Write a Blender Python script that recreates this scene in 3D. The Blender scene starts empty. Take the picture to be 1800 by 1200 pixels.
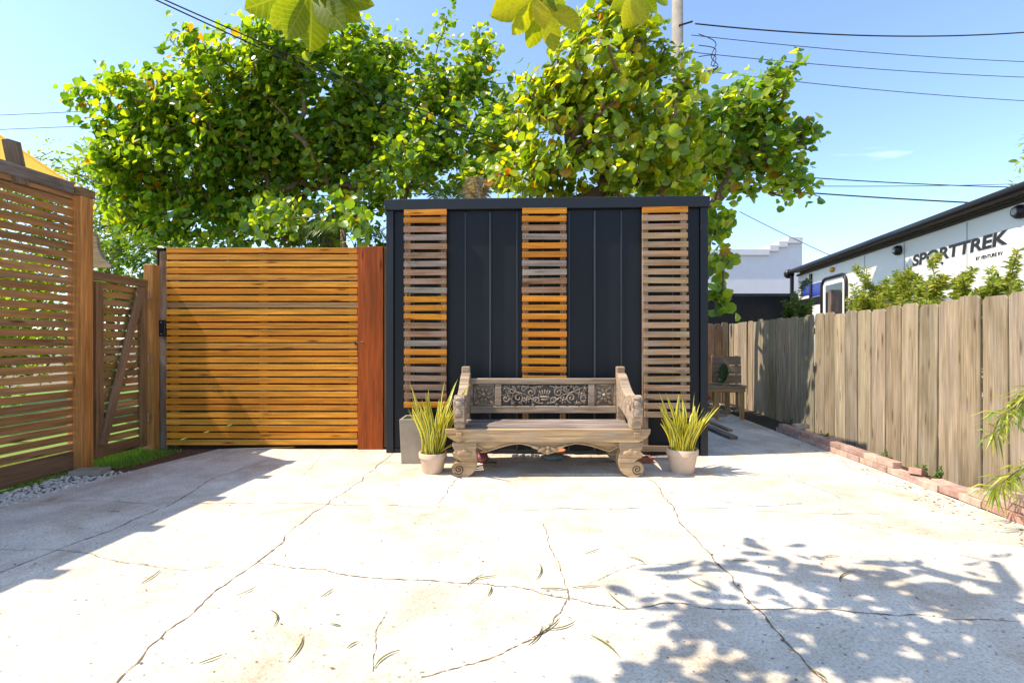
import bpy, bmesh, math, random
from mathutils import Vector, Matrix, Quaternion
R = random.Random(11)
rad = math.radians
sc = bpy.context.scene
COL = sc.collection

# ------------------------------------------------------------------ camera
cd = bpy.data.cameras.new('camera'); cam = bpy.data.objects.new('camera', cd); COL.objects.link(cam)
cd.sensor_width = 36; cd.lens = 17; cd.clip_start = 0.05; cd.clip_end = 2000
cam.location = (0, 0, 1.3); cam.rotation_euler = (rad(90), 0, 0)
sc.camera = cam

# ------------------------------------------------------------------ sky, sun, exposure
SUN_EL, SUN_AZ = 55.0, 8.0                 # sun stands to the left, a little to the front
sdir = Vector((-math.cos(rad(SUN_EL)) * math.cos(rad(SUN_AZ)), -math.cos(rad(SUN_EL)) * math.sin(rad(SUN_AZ)), math.sin(rad(SUN_EL))))
w = bpy.data.worlds.new('World'); sc.world = w; w.use_nodes = True
nt = w.node_tree; nt.nodes.clear()
wo = nt.nodes.new('ShaderNodeOutputWorld'); bg = nt.nodes.new('ShaderNodeBackground'); bg.inputs[1].default_value = 0.15
sky = nt.nodes.new('ShaderNodeTexSky'); sky.sky_type = 'NISHITA'; sky.sun_disc = False
sky.sun_elevation = rad(SUN_EL); sky.sun_rotation = math.atan2(sdir.x, sdir.y)
sky.air_density = 1.0; sky.dust_density = 0.55; sky.ozone_density = 6.0
tcw = nt.nodes.new('ShaderNodeTexCoord'); mpw = nt.nodes.new('ShaderNodeMapping'); mpw.inputs['Scale'].default_value = (1.2, 1.6, 6.0)
mpw.inputs['Rotation'].default_value = (0.2, 0.35, 0.3); mpw.inputs['Location'].default_value = (3.1, 1.7, 0.4)
nzw = nt.nodes.new('ShaderNodeTexNoise'); nzw.inputs['Scale'].default_value = 2.2; nzw.inputs['Detail'].default_value = 8; nzw.inputs['Distortion'].default_value = 0.7
crw = nt.nodes.new('ShaderNodeValToRGB'); crw.color_ramp.elements[0].position = 0.66; crw.color_ramp.elements[1].position = 0.95
crw.color_ramp.elements[1].color = (.5, .5, .5, 1)
mxw = nt.nodes.new('ShaderNodeMixRGB'); mxw.inputs[2].default_value = (9, 9.5, 10, 1)
L = nt.links.new
L(tcw.outputs['Generated'], mpw.inputs[0]); L(mpw.outputs[0], nzw.inputs['Vector']); L(nzw.outputs[0], crw.inputs[0])
L(crw.outputs[0], mxw.inputs[0]); L(sky.outputs[0], mxw.inputs[1]); L(mxw.outputs[0], bg.inputs[0]); L(bg.outputs[0], wo.inputs[0])
sl = bpy.data.lights.new('sun', 'SUN'); sl.energy = 3.0; sl.angle = rad(0.5); sl.color = (1, .93, .82)
so = bpy.data.objects.new('sun', sl); COL.objects.link(so); so.rotation_mode = 'QUATERNION'; so.rotation_quaternion = sdir.to_track_quat('Z', 'Y')
so.location = (-8, 0, 12)
sc.view_settings.view_transform = 'Standard'; sc.view_settings.look = 'None'; sc.view_settings.gamma = 1
sc.view_settings.use_curve_mapping = False; sc.view_settings.exposure = 1.32
sc.view_settings.use_white_balance = True; sc.view_settings.white_balance_temperature = 7300
sc.cycles.max_bounces = 8; sc.cycles.transparent_max_bounces = 8

# ------------------------------------------------------------------ helpers
WM = {}
def put(o, M=None, parent=None):
    M = M or Matrix.Identity(4)
    COL.objects.link(o); o.parent = parent
    o.matrix_basis = (WM[parent.name].inverted() @ M) if parent else M
    WM[o.name] = M.copy()
    return o
def tag(o, label=None, cat=None, group=None, kind=None):
    if label: o['label'] = label
    if cat: o['category'] = cat
    if group: o['group'] = group
    if kind: o['kind'] = kind
    return o
def thing(name, loc, label, cat, rz=0, group=None):
    o = bpy.data.objects.new(name, None); o.empty_display_size = .1
    put(o, Matrix.Translation(loc) @ Matrix.Rotation(rz, 4, 'Z'))
    return tag(o, label, cat, group)
def mk(name, me, mat=None, M=None, parent=None, color=None):
    o = bpy.data.objects.new(name, me)
    if mat and not me.materials: me.materials.append(mat)
    if color: o.color = (*color, 1)
    return put(o, M, parent)
class MB:
    def __init__(s): s.v = []; s.f = []
    def add(s, v, f):
        n = len(s.v); s.v += [tuple(p) for p in v]; s.f += [tuple(i + n for i in q) for q in f]; return s
    def mesh(s, name, smooth=False):
        me = bpy.data.meshes.new(name); me.from_pydata(s.v, [], s.f); me.update()
        if smooth: me.polygons.foreach_set('use_smooth', [True] * len(me.polygons))
        return me
    def obj(s, name, mat, parent=None, M=None, smooth=False, color=None, local=False):
        # vertices are in world space unless local
        if parent and not local and M is None: pass
        return mk(name, s.mesh(name, smooth), mat, M, parent, color)
def tube(pts, rr, n=6, cap=True):
    pts = [Vector(p) for p in pts]; v = []; f = []
    if not isinstance(rr, (list, tuple)): rr = [rr] * len(pts)
    t = (pts[1] - pts[0]).normalized(); a = t.orthogonal().normalized()
    for i, p in enumerate(pts):
        t = (pts[min(i + 1, len(pts) - 1)] - pts[max(i - 1, 0)]).normalized()
        a = (a - t * a.dot(t)); a = a.normalized() if a.length > 1e-6 else t.orthogonal().normalized()
        b = t.cross(a)
        for k in range(n):
            q = 2 * math.pi * k / n; v.append(p + (a * math.cos(q) + b * math.sin(q)) * rr[i])
    for i in range(len(pts) - 1):
        for k in range(n): f.append((i*n+k, i*n+(k+1) % n, (i+1)*n+(k+1) % n, (i+1)*n+k))
    if cap: f.append(tuple(range(n))[::-1]); f.append(tuple((len(pts)-1)*n + k for k in range(n)))
    return v, f
def boxv(x0, x1, y0, y1, z0, z1):
    v = [(x, y, z) for x in (x0, x1) for y in (y0, y1) for z in (z0, z1)]
    return v, [(0,1,3,2), (4,6,7,5), (0,4,5,1), (2,3,7,6), (0,2,6,4), (1,5,7,3)]
def bevelled(mb, w, name, seg=1):
    bm = bmesh.new(); vs = [bm.verts.new(p) for p in mb.v]
    for q in mb.f: bm.faces.new([vs[i] for i in q])
    bmesh.ops.recalc_face_normals(bm, faces=bm.faces)
    ed = [e for e in bm.edges if len(e.link_faces) == 2 and e.calc_face_angle(0) > .6]
    bmesh.ops.bevel(bm, geom=ed, offset=w, segments=seg, affect='EDGES', profile=.5)
    me = bpy.data.meshes.new(name); bm.to_mesh(me); bm.free(); return me
_bc = {}
def box_mesh(Lx, Ty, Wz, bev, mat):
    key = (round(Lx, 3), round(Ty, 3), round(Wz, 3), round(bev, 4), mat.name)
    if key not in _bc:
        me = bevelled(MB().add(*boxv(-Lx/2, Lx/2, -Ty/2, Ty/2, -Wz/2, Wz/2)), bev, 'plank'); me.materials.append(mat); _bc[key] = me
    return _bc[key]
def frame(a, b, up):
    x = (b - a).normalized(); z = (up - x * up.dot(x)).normalized(); y = z.cross(x)
    M = Matrix((x, y, z)).transposed().to_4x4(); M.translation = (a + b) / 2; return M
def plank(name, a, b, width, thick, up, mat, color=None, parent=None, bev=.003):
    """grain runs along a>b, width along up, thick across"""
    a = Vector(a); b = Vector(b); up = Vector(up)
    return mk(name, box_mesh((b - a).length, thick, width, bev, mat), None, frame(a, b, up), parent, color)
def prism(poly, y0, y1):           # poly of (x, z), extruded along y
    n = len(poly); v = [(x, y0, z) for x, z in poly] + [(x, y1, z) for x, z in poly]
    f = [tuple(range(n)), tuple(range(2*n - 1, n - 1, -1))] + [(i, i + n, (i+1) % n + n, (i+1) % n) for i in range(n)]
    return v, f
def spline(p, k=6):
    out = []; p = [Vector(q) for q in p]
    for i in range(len(p) - 1):
        a, b, c, d = p[max(i-1, 0)], p[i], p[i+1], p[min(i+2, len(p)-1)]
        for j in range(k):
            t = j / k
            out.append(.5 * ((2*b) + (c-a)*t + (2*a - 5*b + 4*c - d)*t*t + (3*b - a - 3*c + d)*t**3))
    out.append(p[-1]); return out
_ico = {}
def blob(c, r, sub=1, rng=None, jit=0.0, M=None):
    if sub not in _ico:
        bm = bmesh.new(); bmesh.ops.create_icosphere(bm, subdivisions=sub, radius=1)
        bm.verts.index_update(); _ico[sub] = ([v.co.copy() for v in bm.verts], [tuple(v.index for v in f.verts) for f in bm.faces]); bm.free()
    v, f = _ico[sub]; c = Vector(c); r = Vector(r) if not isinstance(r, (int, float)) else Vector((r, r, r)); o = []
    for p in v:
        q = Vector((p.x*r.x, p.y*r.y, p.z*r.z))
        if jit: q *= 1 + rng.uniform(-jit, jit)
        if M: q = M @ q
        o.append(c + q)
    return o, f
def P(px, py, d): return Vector(((px - 900) / 850 * d, d, 1.3 - (py - 600) / 850 * d))
def G(px, py, z=0.0):
    d = 850 * (1.3 - z) / (py - 600); return Vector(((px - 900) / 850 * d, d, z))

# ------------------------------------------------------------------ materials
def newmat(name):
    m = bpy.data.materials.new(name); m.use_nodes = True; n = m.node_tree
    return m, n, n.nodes['Principled BSDF'], n.nodes['Material Output']
def N(n, t, **kw):
    x = n.nodes.new(t)
    for k, v in kw.items(): setattr(x, k, v)
    return x
def ramp(n, src, stops):
    r = N(n, 'ShaderNodeValToRGB'); e = r.color_ramp.elements
    while len(e) < len(stops): e.new(.5)
    for i, (p, c) in enumerate(stops):
        e[i].position = p; e[i].color = (c, c, c, 1) if isinstance(c, (int, float)) else (*c, 1)
    n.links.new(src, r.inputs[0]); return r.outputs[0]
def noise(n, vec, scale, detail=4, rough=.55, dist=0):
    x = N(n, 'ShaderNodeTexNoise'); x.inputs['Scale'].default_value = scale; x.inputs['Detail'].default_value = detail
    x.inputs['Roughness'].default_value = rough; x.inputs['Distortion'].default_value = dist
    if vec: n.links.new(vec, x.inputs['Vector'])
    return x.outputs[0]
def mix(n, mode, a, b, fac=1.0):
    x = N(n, 'ShaderNodeMixRGB', blend_type=mode)
    for i, s in ((0, fac), (1, a), (2, b)):
        if isinstance(s, (int, float)): x.inputs[i].default_value = s if i == 0 else (s, s, s, 1)
        elif isinstance(s, tuple): x.inputs[i].default_value = (*s, 1)
        else: n.links.new(s, x.inputs[i])
    return x.outputs[0]
def bump(n, b, h, strength, dist=.01):
    x = N(n, 'ShaderNodeBump'); x.inputs['Strength'].default_value = strength; x.inputs['Distance'].default_value = dist
    n.links.new(h, x.inputs['Height']); n.links.new(x.outputs[0], b.inputs['Normal'])
def objvec(n, scale=(1, 1, 1), rnd=True):
    t = N(n, 'ShaderNodeTexCoord'); m = N(n, 'ShaderNodeMapping'); m.inputs['Scale'].default_value = scale
    src = t.outputs['Object']
    if rnd:
        oi = N(n, 'ShaderNodeObjectInfo'); mu = N(n, 'ShaderNodeMath', operation='MULTIPLY'); mu.inputs[1].default_value = 53.7
        n.links.new(oi.outputs['Random'], mu.inputs[0])
        ad = N(n, 'ShaderNodeVectorMath', operation='ADD'); n.links.new(src, ad.inputs[0]); n.links.new(mu.outputs[0], ad.inputs[1]); src = ad.outputs[0]
    n.links.new(src, m.inputs[0]); return m.outputs[0]
def wood(name, contrast=.5, weather=0.0, rough=.7, knots=True, fine=1.0):
    m, n, b, o = newmat(name)
    oi = N(n, 'ShaderNodeObjectInfo')
    g = noise(n, objvec(n, (1.3, 34*fine, 34*fine)), 1.6, 6, .6, .6)
    g2 = noise(n, objvec(n, (.7, 7, 7)), 1.5, 4, .5, 1.2)
    c = mix(n, 'MULTIPLY', oi.outputs['Color'], ramp(n, g, [(.3, 1 - contrast), (.68, 1.12)]))
    c = mix(n, 'MULTIPLY', c, ramp(n, g2, [(.3, 1 - contrast*.8), (.7, 1.1)]))
    if knots:
        v = N(n, 'ShaderNodeTexVoronoi'); v.inputs['Scale'].default_value = 1.0
        n.links.new(objvec(n, (1.6, 10, 10)), v.inputs['Vector'])
        c = mix(n, 'MULTIPLY', c, ramp(n, v.outputs['Distance'], [(.06, (.35, .25, .18)), (.16, (1, 1, 1))]))
    if weather:
        wz = noise(n, objvec(n, (1.2, 4, 4)), 2.0, 5, .6)
        c = mix(n, 'MIX', c, (.36, .31, .27), ramp(n, wz, [(.4, 0.0), (.75, weather)]))
    n.links.new(c, b.inputs['Base Color']); b.inputs['Roughness'].default_value = rough
    b.inputs['Specular IOR Level'].default_value = .25
    bump(n, b, g, .35, .004); return m
M_wood = wood('stained_wood', .42, 0)
M_weath = wood('weathered_wood', .45, .55, .85)
M_fence = wood('fence_wood', .5, .4, .9, True, 1.3)
M_seat = wood('seat_teak', .85, .25, .85, False, .45)
M_bench = wood('old_teak', .62, .5, .85, False, .8)
def plain(name, col, rough=.6, var=.15, scale=6, metal=0, bmp=.1, spec=.4, oc=False):
    m, n, b, o = newmat(name)
    z = noise(n, objvec(n), scale, 6, .6)
    base = N(n, 'ShaderNodeObjectInfo').outputs['Color'] if oc else col
    c = mix(n, 'MULTIPLY', base, ramp(n, z, [(.25, 1 - var), (.75, 1 + var*.4)]))
    n.links.new(c, b.inputs['Base Color']); b.inputs['Roughness'].default_value = rough; b.inputs['Metallic'].default_value = metal
    b.inputs['Specular IOR Level'].default_value = spec
    if bmp: bump(n, b, noise(n, objvec(n), scale*8, 4), bmp, .004)
    return m
M_navy = plain('navy_metal', (.006, .0085, .013), .5, .3, 2.5, 0, .03, .28)
M_trim = plain('navy_trim', (.0105, .0145, .0205), .5, .2, 3, 0, .02, .35)
M_seam = plain('navy_seam_highlight', (.02, .026, .036), .32, .2, 3, 0, 0, .6)  # base lighter than the panels, painting in the bright seam highlights
M_black = plain('black_metal', (.012, .012, .014), .45, .1)
M_steel = plain('galvanised_steel', (.45, .45, .46), .4, .2, 20, .7)
M_stone = plain('planter_concrete', (.36, .3, .235), .85, .3, 5, 0, .2)
M_pot = plain('pot_clay', (.64, .47, .35), .75, .18, 7, 0, .1)
M_soil = plain('soil', (.06, .04, .025), .95, .5, 12, 0, .8)
M_mulch = plain('mulch', (.15, .065, .03), .95, .6, 25, 0, .9)
M_brick = plain('brick', (.4, .2, .15), .9, .45, 14, 0, .5, .2, True)
M_pebble = plain('pebble', (.66, .6, .52), .8, .4, 9)
M_white = plain('white_gelcoat', (.78, .78, .76), .25, .04, 2, 0, 0)
M_wall = plain('painted_masonry', (.72, .71, .74), .8, .06, 3, 0, .2)
M_blue = plain('blue_vinyl', (.02, .04, .3), .3, .1)
M_glass = plain('dark_glass', (.03, .035, .04), .08, .1, 2, 0, 0, .6)
M_amber = plain('amber_lens', (.85, .42, .02), .3, .1)
M_grey = plain('grey_vinyl', (.3, .3, .32), .4, .1)
M_wire = plain('cable', (.02, .02, .022), .6, .1)
M_pole = plain('pole_wood', (.3, .27, .23), .9, .35, 5, 0, .4)
M_bark = plain('bark', (.2, .12, .08), .9, .4, 8, 0, .6)
M_turf = plain('turf', (.13, .25, .03), .9, .4, 40, 0, .5)
M_ground = plain('dry_ground', (.2, .16, .1), .95, .4, 1.5, 0, .4)
M_crack = plain('crack_dirt', (.2, .14, .085), .95, .5, 30, 0, 0)
M_terra = plain('terracotta', (.45, .17, .08), .8, .2, 10)
M_pink = plain('faded_pink', (.35, .1, .13), .6, .3, 20)
M_roof = plain('roof_sheet', (.2, .17, .14), .6, .4, 4, .2)

def mat_concrete():
    m, n, b, o = newmat('concrete')
    v = objvec(n, (1, 1, 1), False)
    big = noise(n, v, .9, 6, .6); mid = noise(n, v, 5, 6, .65); fine = noise(n, v, 70, 3, .7); spk = noise(n, v, 38, 2, .5)
    c = mix(n, 'MIX', (.66, .59, .49), (.78, .71, .605), ramp(n, mid, [(.35, 0.0), (.65, 1.0)]))
    st = noise(n, v, 1.7, 7, .7, .5)
    c = mix(n, 'MIX', c, (.42, .28, .16), ramp(n, st, [(.48, 0.0), (.72, .7)]))
    c = mix(n, 'MULTIPLY', c, ramp(n, big, [(.3, .7), (.65, 1.05)]))
    c = mix(n, 'MULTIPLY', c, ramp(n, fine, [(.3, .62), (.55, 1.05)]))
    c = mix(n, 'MULTIPLY', c, ramp(n, spk, [(.27, .35), (.35, 1.0)]))
    n.links.new(c, b.inputs['Base Color']); b.inputs['Roughness'].default_value = .9; b.inputs['Specular IOR Level'].default_value = .2
    bump(n, b, fine, .3, .004); return m
M_conc = mat_concrete()

def leafmat(name, stops, trans=.45, rough=.38, spec=.45, tboost=1.6, veins=False):
    """stops: colours picked at random for every leaf"""
    m, n, b, o = newmat(name)
    ge = N(n, 'ShaderNodeNewGeometry'); oi = N(n, 'ShaderNodeObjectInfo')
    ad = N(n, 'ShaderNodeMath', operation='ADD'); fr = N(n, 'ShaderNodeMath', operation='FRACT')
    n.links.new(ge.outputs['Random Per Island'], ad.inputs[0]); n.links.new(oi.outputs['Random'], ad.inputs[1]); n.links.new(ad.outputs[0], fr.inputs[0])
    c = ramp(n, fr.outputs[0], stops)
    vz = noise(n, objvec(n, (1, 1, 1), False), 14, 3); c = mix(n, 'MULTIPLY', c, ramp(n, vz, [(.3, .8), (.7, 1.12)]))
    if veins:      # pale midrib and side veins; leaf length runs along local x
        tx = N(n, 'ShaderNodeTexCoord'); sp = N(n, 'ShaderNodeSeparateXYZ'); n.links.new(tx.outputs['Object'], sp.inputs[0])
        def mt(op, a, b_=None):
            x = N(n, 'ShaderNodeMath', operation=op)
            for i, q in enumerate((a, b_)):
                if q is None: continue
                if isinstance(q, (int, float)): x.inputs[i].default_value = q
                else: n.links.new(q, x.inputs[i])
            return x.outputs[0]
        ay = mt('ABSOLUTE', sp.outputs[1]); sv = mt('PINGPONG', mt('MULTIPLY', mt('SUBTRACT', sp.outputs[0], mt('MULTIPLY', ay, .8)), 10), .5)
        vv = mt('MAXIMUM', mt('LESS_THAN', ay, .011), mt('LESS_THAN', sv, .06)); c = mix(n, 'MIX', c, (.5, .52, .12), mt('MULTIPLY', vv, .3))
    n.links.new(c, b.inputs['Base Color']); b.inputs['Roughness'].default_value = rough; b.inputs['Specular IOR Level'].default_value = spec
    tr = N(n, 'ShaderNodeBsdfTranslucent'); tc = mix(n, 'MULTIPLY', c, (tboost*1.15, tboost, .45)); n.links.new(tc, tr.inputs[0])
    ms = N(n, 'ShaderNodeMixShader'); ms.inputs[0].default_value = trans
    n.links.new(b.outputs[0], ms.inputs[1]); n.links.new(tr.outputs[0], ms.inputs[2]); n.links.new(ms.outputs[0], o.inputs[0]); return m
LM_A = leafmat('sea_grape_leaf', [(0, (.06, .15, .02)), (.3, (.13, .27, .035)), (.65, (.24, .38, .04)), (.96, (.42, .5, .045)), (.998, (.45, .22, .03))], .55, .3, .6)
LM_B = leafmat('sea_grape_leaf_yellowing', [(0, (.1, .2, .025)), (.3, (.2, .33, .035)), (.65, (.38, .48, .04)), (.97, (.58, .58, .04)), (.997, (.6, .15, .02))], .5, .3, .6)
LM_T = leafmat('almond_leaf', [(0, (.12, .2, .015)), (.5, (.2, .28, .015)), (1, (.4, .42, .015))], .6, veins=True)
LM_S = leafmat('bright_small_leaf', [(0, (.13, .24, .02)), (.5, (.22, .34, .03)), (1, (.36, .42, .03))], .5)
LM_H = leafmat('shrub_leaf', [(0, (.05, .14, .02)), (.5, (.1, .22, .03)), (1, (.2, .3, .04))], .4)
LM_P = leafmat('podocarpus_leaf', [(0, (.1, .19, .03)), (.5, (.24, .33, .05)), (1, (.48, .48, .08))], .4)
LM_PD = leafmat('podocarpus_leaf_dark', [(0, (.04, .1, .03)), (.6, (.09, .17, .04)), (1, (.2, .28, .05))], .4)
LM_F = leafmat('palm_leaf', [(0, (.06, .14, .03)), (1, (.16, .24, .05))], .4)
LM_D = leafmat('dry_leaf', [(0, (.32, .25, .19)), (1, (.5, .42, .33))], .3)
LM_G = leafmat('grass_blade', [(0, (.1, .22, .02)), (1, (.25, .38, .04))], .4)
LM_Y = leafmat('fallen_blade', [(0, (.1, .12, .015)), (.5, (.17, .17, .02)), (1, (.12, .08, .03))], .05, .9, .05)
LM_L = leafmat('litter_flake', [(0, (.16, .09, .04)), (.6, (.28, .18, .08)), (1, (.36, .28, .12))], .1)
def mat_snake():
    m, n, b, o = newmat('snake_plant_leaf')
    at = N(n, 'ShaderNodeAttribute', attribute_name='edge')
    v = objvec(n, (3, 3, 16)); band = noise(n, v, 4, 3)
    g = mix(n, 'MIX', (.06, .14, .03), (.2, .27, .08), ramp(n, band, [(.4, 0.0), (.6, 1.0)]))
    c = mix(n, 'MIX', g, (.7, .6, .06), ramp(n, at.outputs['Fac'], [(.3, 0.0), (.45, 1.0)]))
    n.links.new(c, b.inputs['Base Color']); b.inputs['Roughness'].default_value = .4
    tr = N(n, 'ShaderNodeBsdfTranslucent'); n.links.new(c, tr.inputs[0]); ms = N(n, 'ShaderNodeMixShader'); ms.inputs[0].default_value = .25
    n.links.new(b.outputs[0], ms.inputs[1]); n.links.new(tr.outputs[0], ms.inputs[2]); n.links.new(ms.outputs[0], o.inputs[0]); return m
M_snake = mat_snake()
def mat_sail():
    m, n, b, o = newmat('sail_cloth'); b.inputs['Base Color'].default_value = (.88, .52, .04, 1); b.inputs['Roughness'].default_value = .8
    tr = N(n, 'ShaderNodeBsdfTranslucent'); tr.inputs[0].default_value = (1, .72, .06, 1); ms = N(n, 'ShaderNodeMixShader'); ms.inputs[0].default_value = .5
    n.links.new(b.outputs[0], ms.inputs[1]); n.links.new(tr.outputs[0], ms.inputs[2]); n.links.new(ms.outputs[0], o.inputs[0]); return m
M_sail = mat_sail()

# ------------------------------------------------------------------ setting
def sheet(name, poly, z, mat, thick=0, kind='structure', label=None, cat=None):
    n = len(poly); v = [(x, y, z) for x, y in poly]; f = [tuple(range(n))]
    if thick:
        v += [(x, y, z - thick) for x, y in poly]; f += [(i, i + n, (i+1) % n + n, (i+1) % n) for i in range(n)]
    o = MB().add(v, f).obj(name, mat); return tag(o, label, cat, kind=kind)
sheet('ground', [(-400, -400), (400, -400), (400, 400), (-400, 400)], -.06, M_ground)
patio = sheet('concrete_patio', [(-4.18, -4), (3.25, -4), (3.62, 3.3), (3.83, 7.05), (3.95, 9.0), (2.35, 9.4), (2.35, 5.86), (-3.55, 5.86), (-3.9, 4.6), (-4.12, 3.8), (-4.25, 2)], 0, M_conc, .1)
sheet('lawn', [(-14, -3), (-4.32, -3), (-4.32, 5.0), (-3.9, 5.0), (-3.9, 5.75), (-4.3, 6.2), (-4.3, 14), (-14, 14)], -.012, M_turf)
sheet('mulch_bed', [(-4.12, 4.75), (-3.86, 4.6), (-3.5, 5.95), (-4.1, 5.95), (-3.98, 5.3)], -.004, M_mulch)
sheet('soil_bed', [(3.55, 2.4), (4.3, 2.4), (4.9, 10.6), (2.3, 10.6), (2.3, 9.3), (3.85, 8.9)], -.02, M_soil)
sheet('gravel_bed', [(-4.36, .5), (-4.1, .5), (-4.05, 3.8), (-3.84, 4.7), (-4.36, 4.85)], -.02, M_soil)
# pebbles
mb = MB()
for i in range(1500):
    y = R.uniform(2.6, 4.82); x1 = -4.05 + max(0, (y - 3.8)) * .2; x = R.uniform(-4.36, x1 + .04)
    r = R.uniform(.008, .02)
    mb.add(*blob((x, y, R.uniform(-.015, .004)), (r*R.uniform(.8, 1.4), r*R.uniform(.8, 1.4), r*.8), 1, R, .15))
tag(mb.obj('gravel', M_pebble), 'loose pale grey gravel along the foot of the tall slatted screen', 'gravel', kind='stuff')
# grass blades on the visible lawn edge
mb = MB()
for i in range(9000):
    x = R.uniform(-5.4, -3.92); y = R.uniform(4.3, 6.1)
    if x > -4.3 and not (5.0 < y < 5.75): continue
    h = R.uniform(.02, .045); a = R.uniform(0, 6.28); dx, dy = math.cos(a)*.004, math.sin(a)*.004; lx, ly = R.gauss(0, .012), R.gauss(0, .012)
    mb.add([(x-dx, y-dy, -.012), (x+dx, y+dy, -.012), (x+lx, y+ly, h)], [(0, 1, 2)])
tag(mb.obj('grass', LM_G), 'short bright green turf behind the slatted swing gate', 'grass', kind='stuff')
# cracks and joints in the concrete
CR = [([(340, 884), (560, 886), (800, 892), (1185, 896), (1560, 905)], .007), ([(0, 882), (150, 880), (340, 884)], .005),
      ([(205, 1200), (330, 1085), (455, 985), (520, 925), (580, 880), (640, 835), (690, 797)], .009),
      ([(0, 1006), (130, 955), (230, 915), (305, 884), (345, 860), (380, 838), (470, 808)], .008),
      ([(1140, 842), (1185, 893), (1250, 975), (1310, 1050), (1360, 1105), (1455, 1200)], .011),
      ([(455, 990), (540, 1000), (650, 1015), (760, 1020), (870, 1030), (1000, 1052), (1090, 1070), (1200, 1060), (1320, 1072), (1560, 1080), (1790, 1092)], .007),
      ([(1000, 1050), (985, 1000), (962, 950), (955, 920)], .006), ([(1000, 1050), (975, 1085), (960, 1110), (880, 1150), (740, 1190)], .006),
      ([(765, 890), (790, 855), (805, 838)], .006), ([(655, 1180), (660, 1110), (680, 1075)], .004), ([(1260, 880), (1330, 890), (1410, 885)], .008),
      ([(1030, 1027), (1080, 1005), (1120, 992), (1210, 990)], .004), ([(0, 965), (110, 967), (200, 985), (260, 992)], .004),
      ([(240, 992), (330, 1002), (455, 985)], .004), ([(530, 836), (560, 808), (570, 795)], .004), ([(1070, 830), (1050, 815), (1040, 800)], .004), ([(1380, 830), (1470, 870), (1480, 880)], .005), ([(1243, 799), (1380, 797), (1490, 796)], .006), ([(1270, 780), (1310, 797), (1350, 812)], .005)]
for poly, wd in CR:
    pts = [G(*p) for p in poly]
    for it in range(4):
        q = [pts[0]]
        for a, b in zip(pts, pts[1:]):
            l = (b - a).length; n = Vector((-(b-a).y, (b-a).x, 0)).normalized(); q += [(a+b)/2 + n*R.gauss(0, .045*l if it else .03*l), b]
        pts = q
    mb = MB(); v = []; f = []
    for i, p in enumerate(pts):
        t = (pts[min(i+1, len(pts)-1)] - pts[max(i-1, 0)]); n = Vector((-t.y, t.x, 0)).normalized() * wd * R.choice([.25, .35, .45, .6, .85]) * .66
        v += [p + n + Vector((0, 0, .003)), p - n + Vector((0, 0, .003))]
    f = [(2*i, 2*i+1, 2*i+3, 2*i+2) for i in range(len(pts)-1)]
    for p in pts[::2]:                      # chipped edges that hold dirt
        if R.random() < .3:
            c = p + Vector((R.gauss(0, .008), R.gauss(0, .008), .0045)); a0 = R.uniform(0, 6); rr = wd*R.uniform(.3, 1.0); n0 = len(v); kk = 5
            v += [c + Vector((math.cos(a0 + 6.283*k/kk)*rr*R.uniform(.5, 1.2), math.sin(a0 + 6.283*k/kk)*rr*R.uniform(.5, 1.2), 0)) for k in range(kk)]; f.append(tuple(range(n0, n0 + kk)))
    mb.add(v, f).obj('crack', M_crack, patio)
mb = MB()
for i in range(1300):
    u = R.random()
    if u < .45: y = R.uniform(2.9, 8.6); p = Vector((3.60 + .055*(y - 3.43) - abs(R.gauss(0, .16)), y, .004))
    elif u < .7: p = Vector((R.uniform(-1.4, 2.2), 5.55 - abs(R.gauss(0, .15)), .004))
    elif u < .8: p = Vector((R.uniform(-4, -1.5), 5.75 - abs(R.gauss(0, .12)), .004))
    else: p = Vector((R.uniform(-3.8, 3.2), R.uniform(1.9, 5.4), .004))
    a = R.uniform(0, 6.28); l = R.uniform(.004, .018)*(1.3 if u < .45 else .8); d = Vector((math.cos(a), math.sin(a), R.uniform(-.05, .2)))*l; n = Vector((-math.sin(a), math.cos(a), 0))*l*R.uniform(.2, .5)
    mb.add([p - d, p + n, p + d, p - n], [(0, 1, 2, 3)])
tag(mb.obj('leaf_litter', LM_L), 'fine brown leaf litter scattered on the concrete and along the bricks', 'litter', kind='stuff')
# a paver at the post
plank('paver', G(130, 834) + Vector((0, 0, .025)), G(186, 832) + Vector((0, 0, .025)), .16, .05, (0, 1, 0), M_stone)
tag(bpy.data.objects['paver'], 'flat grey paver at the foot of the tall fence post', 'paver')
# rotate thickness: width lies along y, thickness is z already

# ------------------------------------------------------------------ left slatted screen
BR = [(.4, .185, .065), (.46, .22, .08), (.33, .16, .065), (.52, .265, .1), (.43, .225, .105)]
def FL(y): return -4.42 + .1 * (y - 4.91)     # fence line
t = thing('slatted_screen', (FL(4.91), 4.91, 0), 'tall brown slatted wooden screen with thick corner post at left edge', 'fence')
y0, y1 = 2.05, 4.88
for i in range(30):
    z = .25 + i * .0868
    plank('slat', (FL(y0) + R.uniform(-.004, .004), y0, z), (FL(y1), y1, z + R.uniform(-.004, .004)), .067, .02, (0, 0, 1), M_wood, R.choice(BR), t)
plank('kick_board', (FL(y0), y0, .09), (FL(y1), y1, .1), .2, .035, (0, 0, 1), M_wood, (.22, .12, .065), t)
plank('post', (FL(4.91) + .02, 4.93, -.05), (FL(4.91) + .02, 4.93, 2.77), .14, .15, (0, 1, 0), M_wood, (.6, .25, .07), t, .006)
for y in (2.1, 3.4): plank('post', (FL(y) - .09, y, -.05), (FL(y) - .09, y, 2.7), .09, .09, (0, 1, 0), M_wood, (.22, .12, .06), t)
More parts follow.
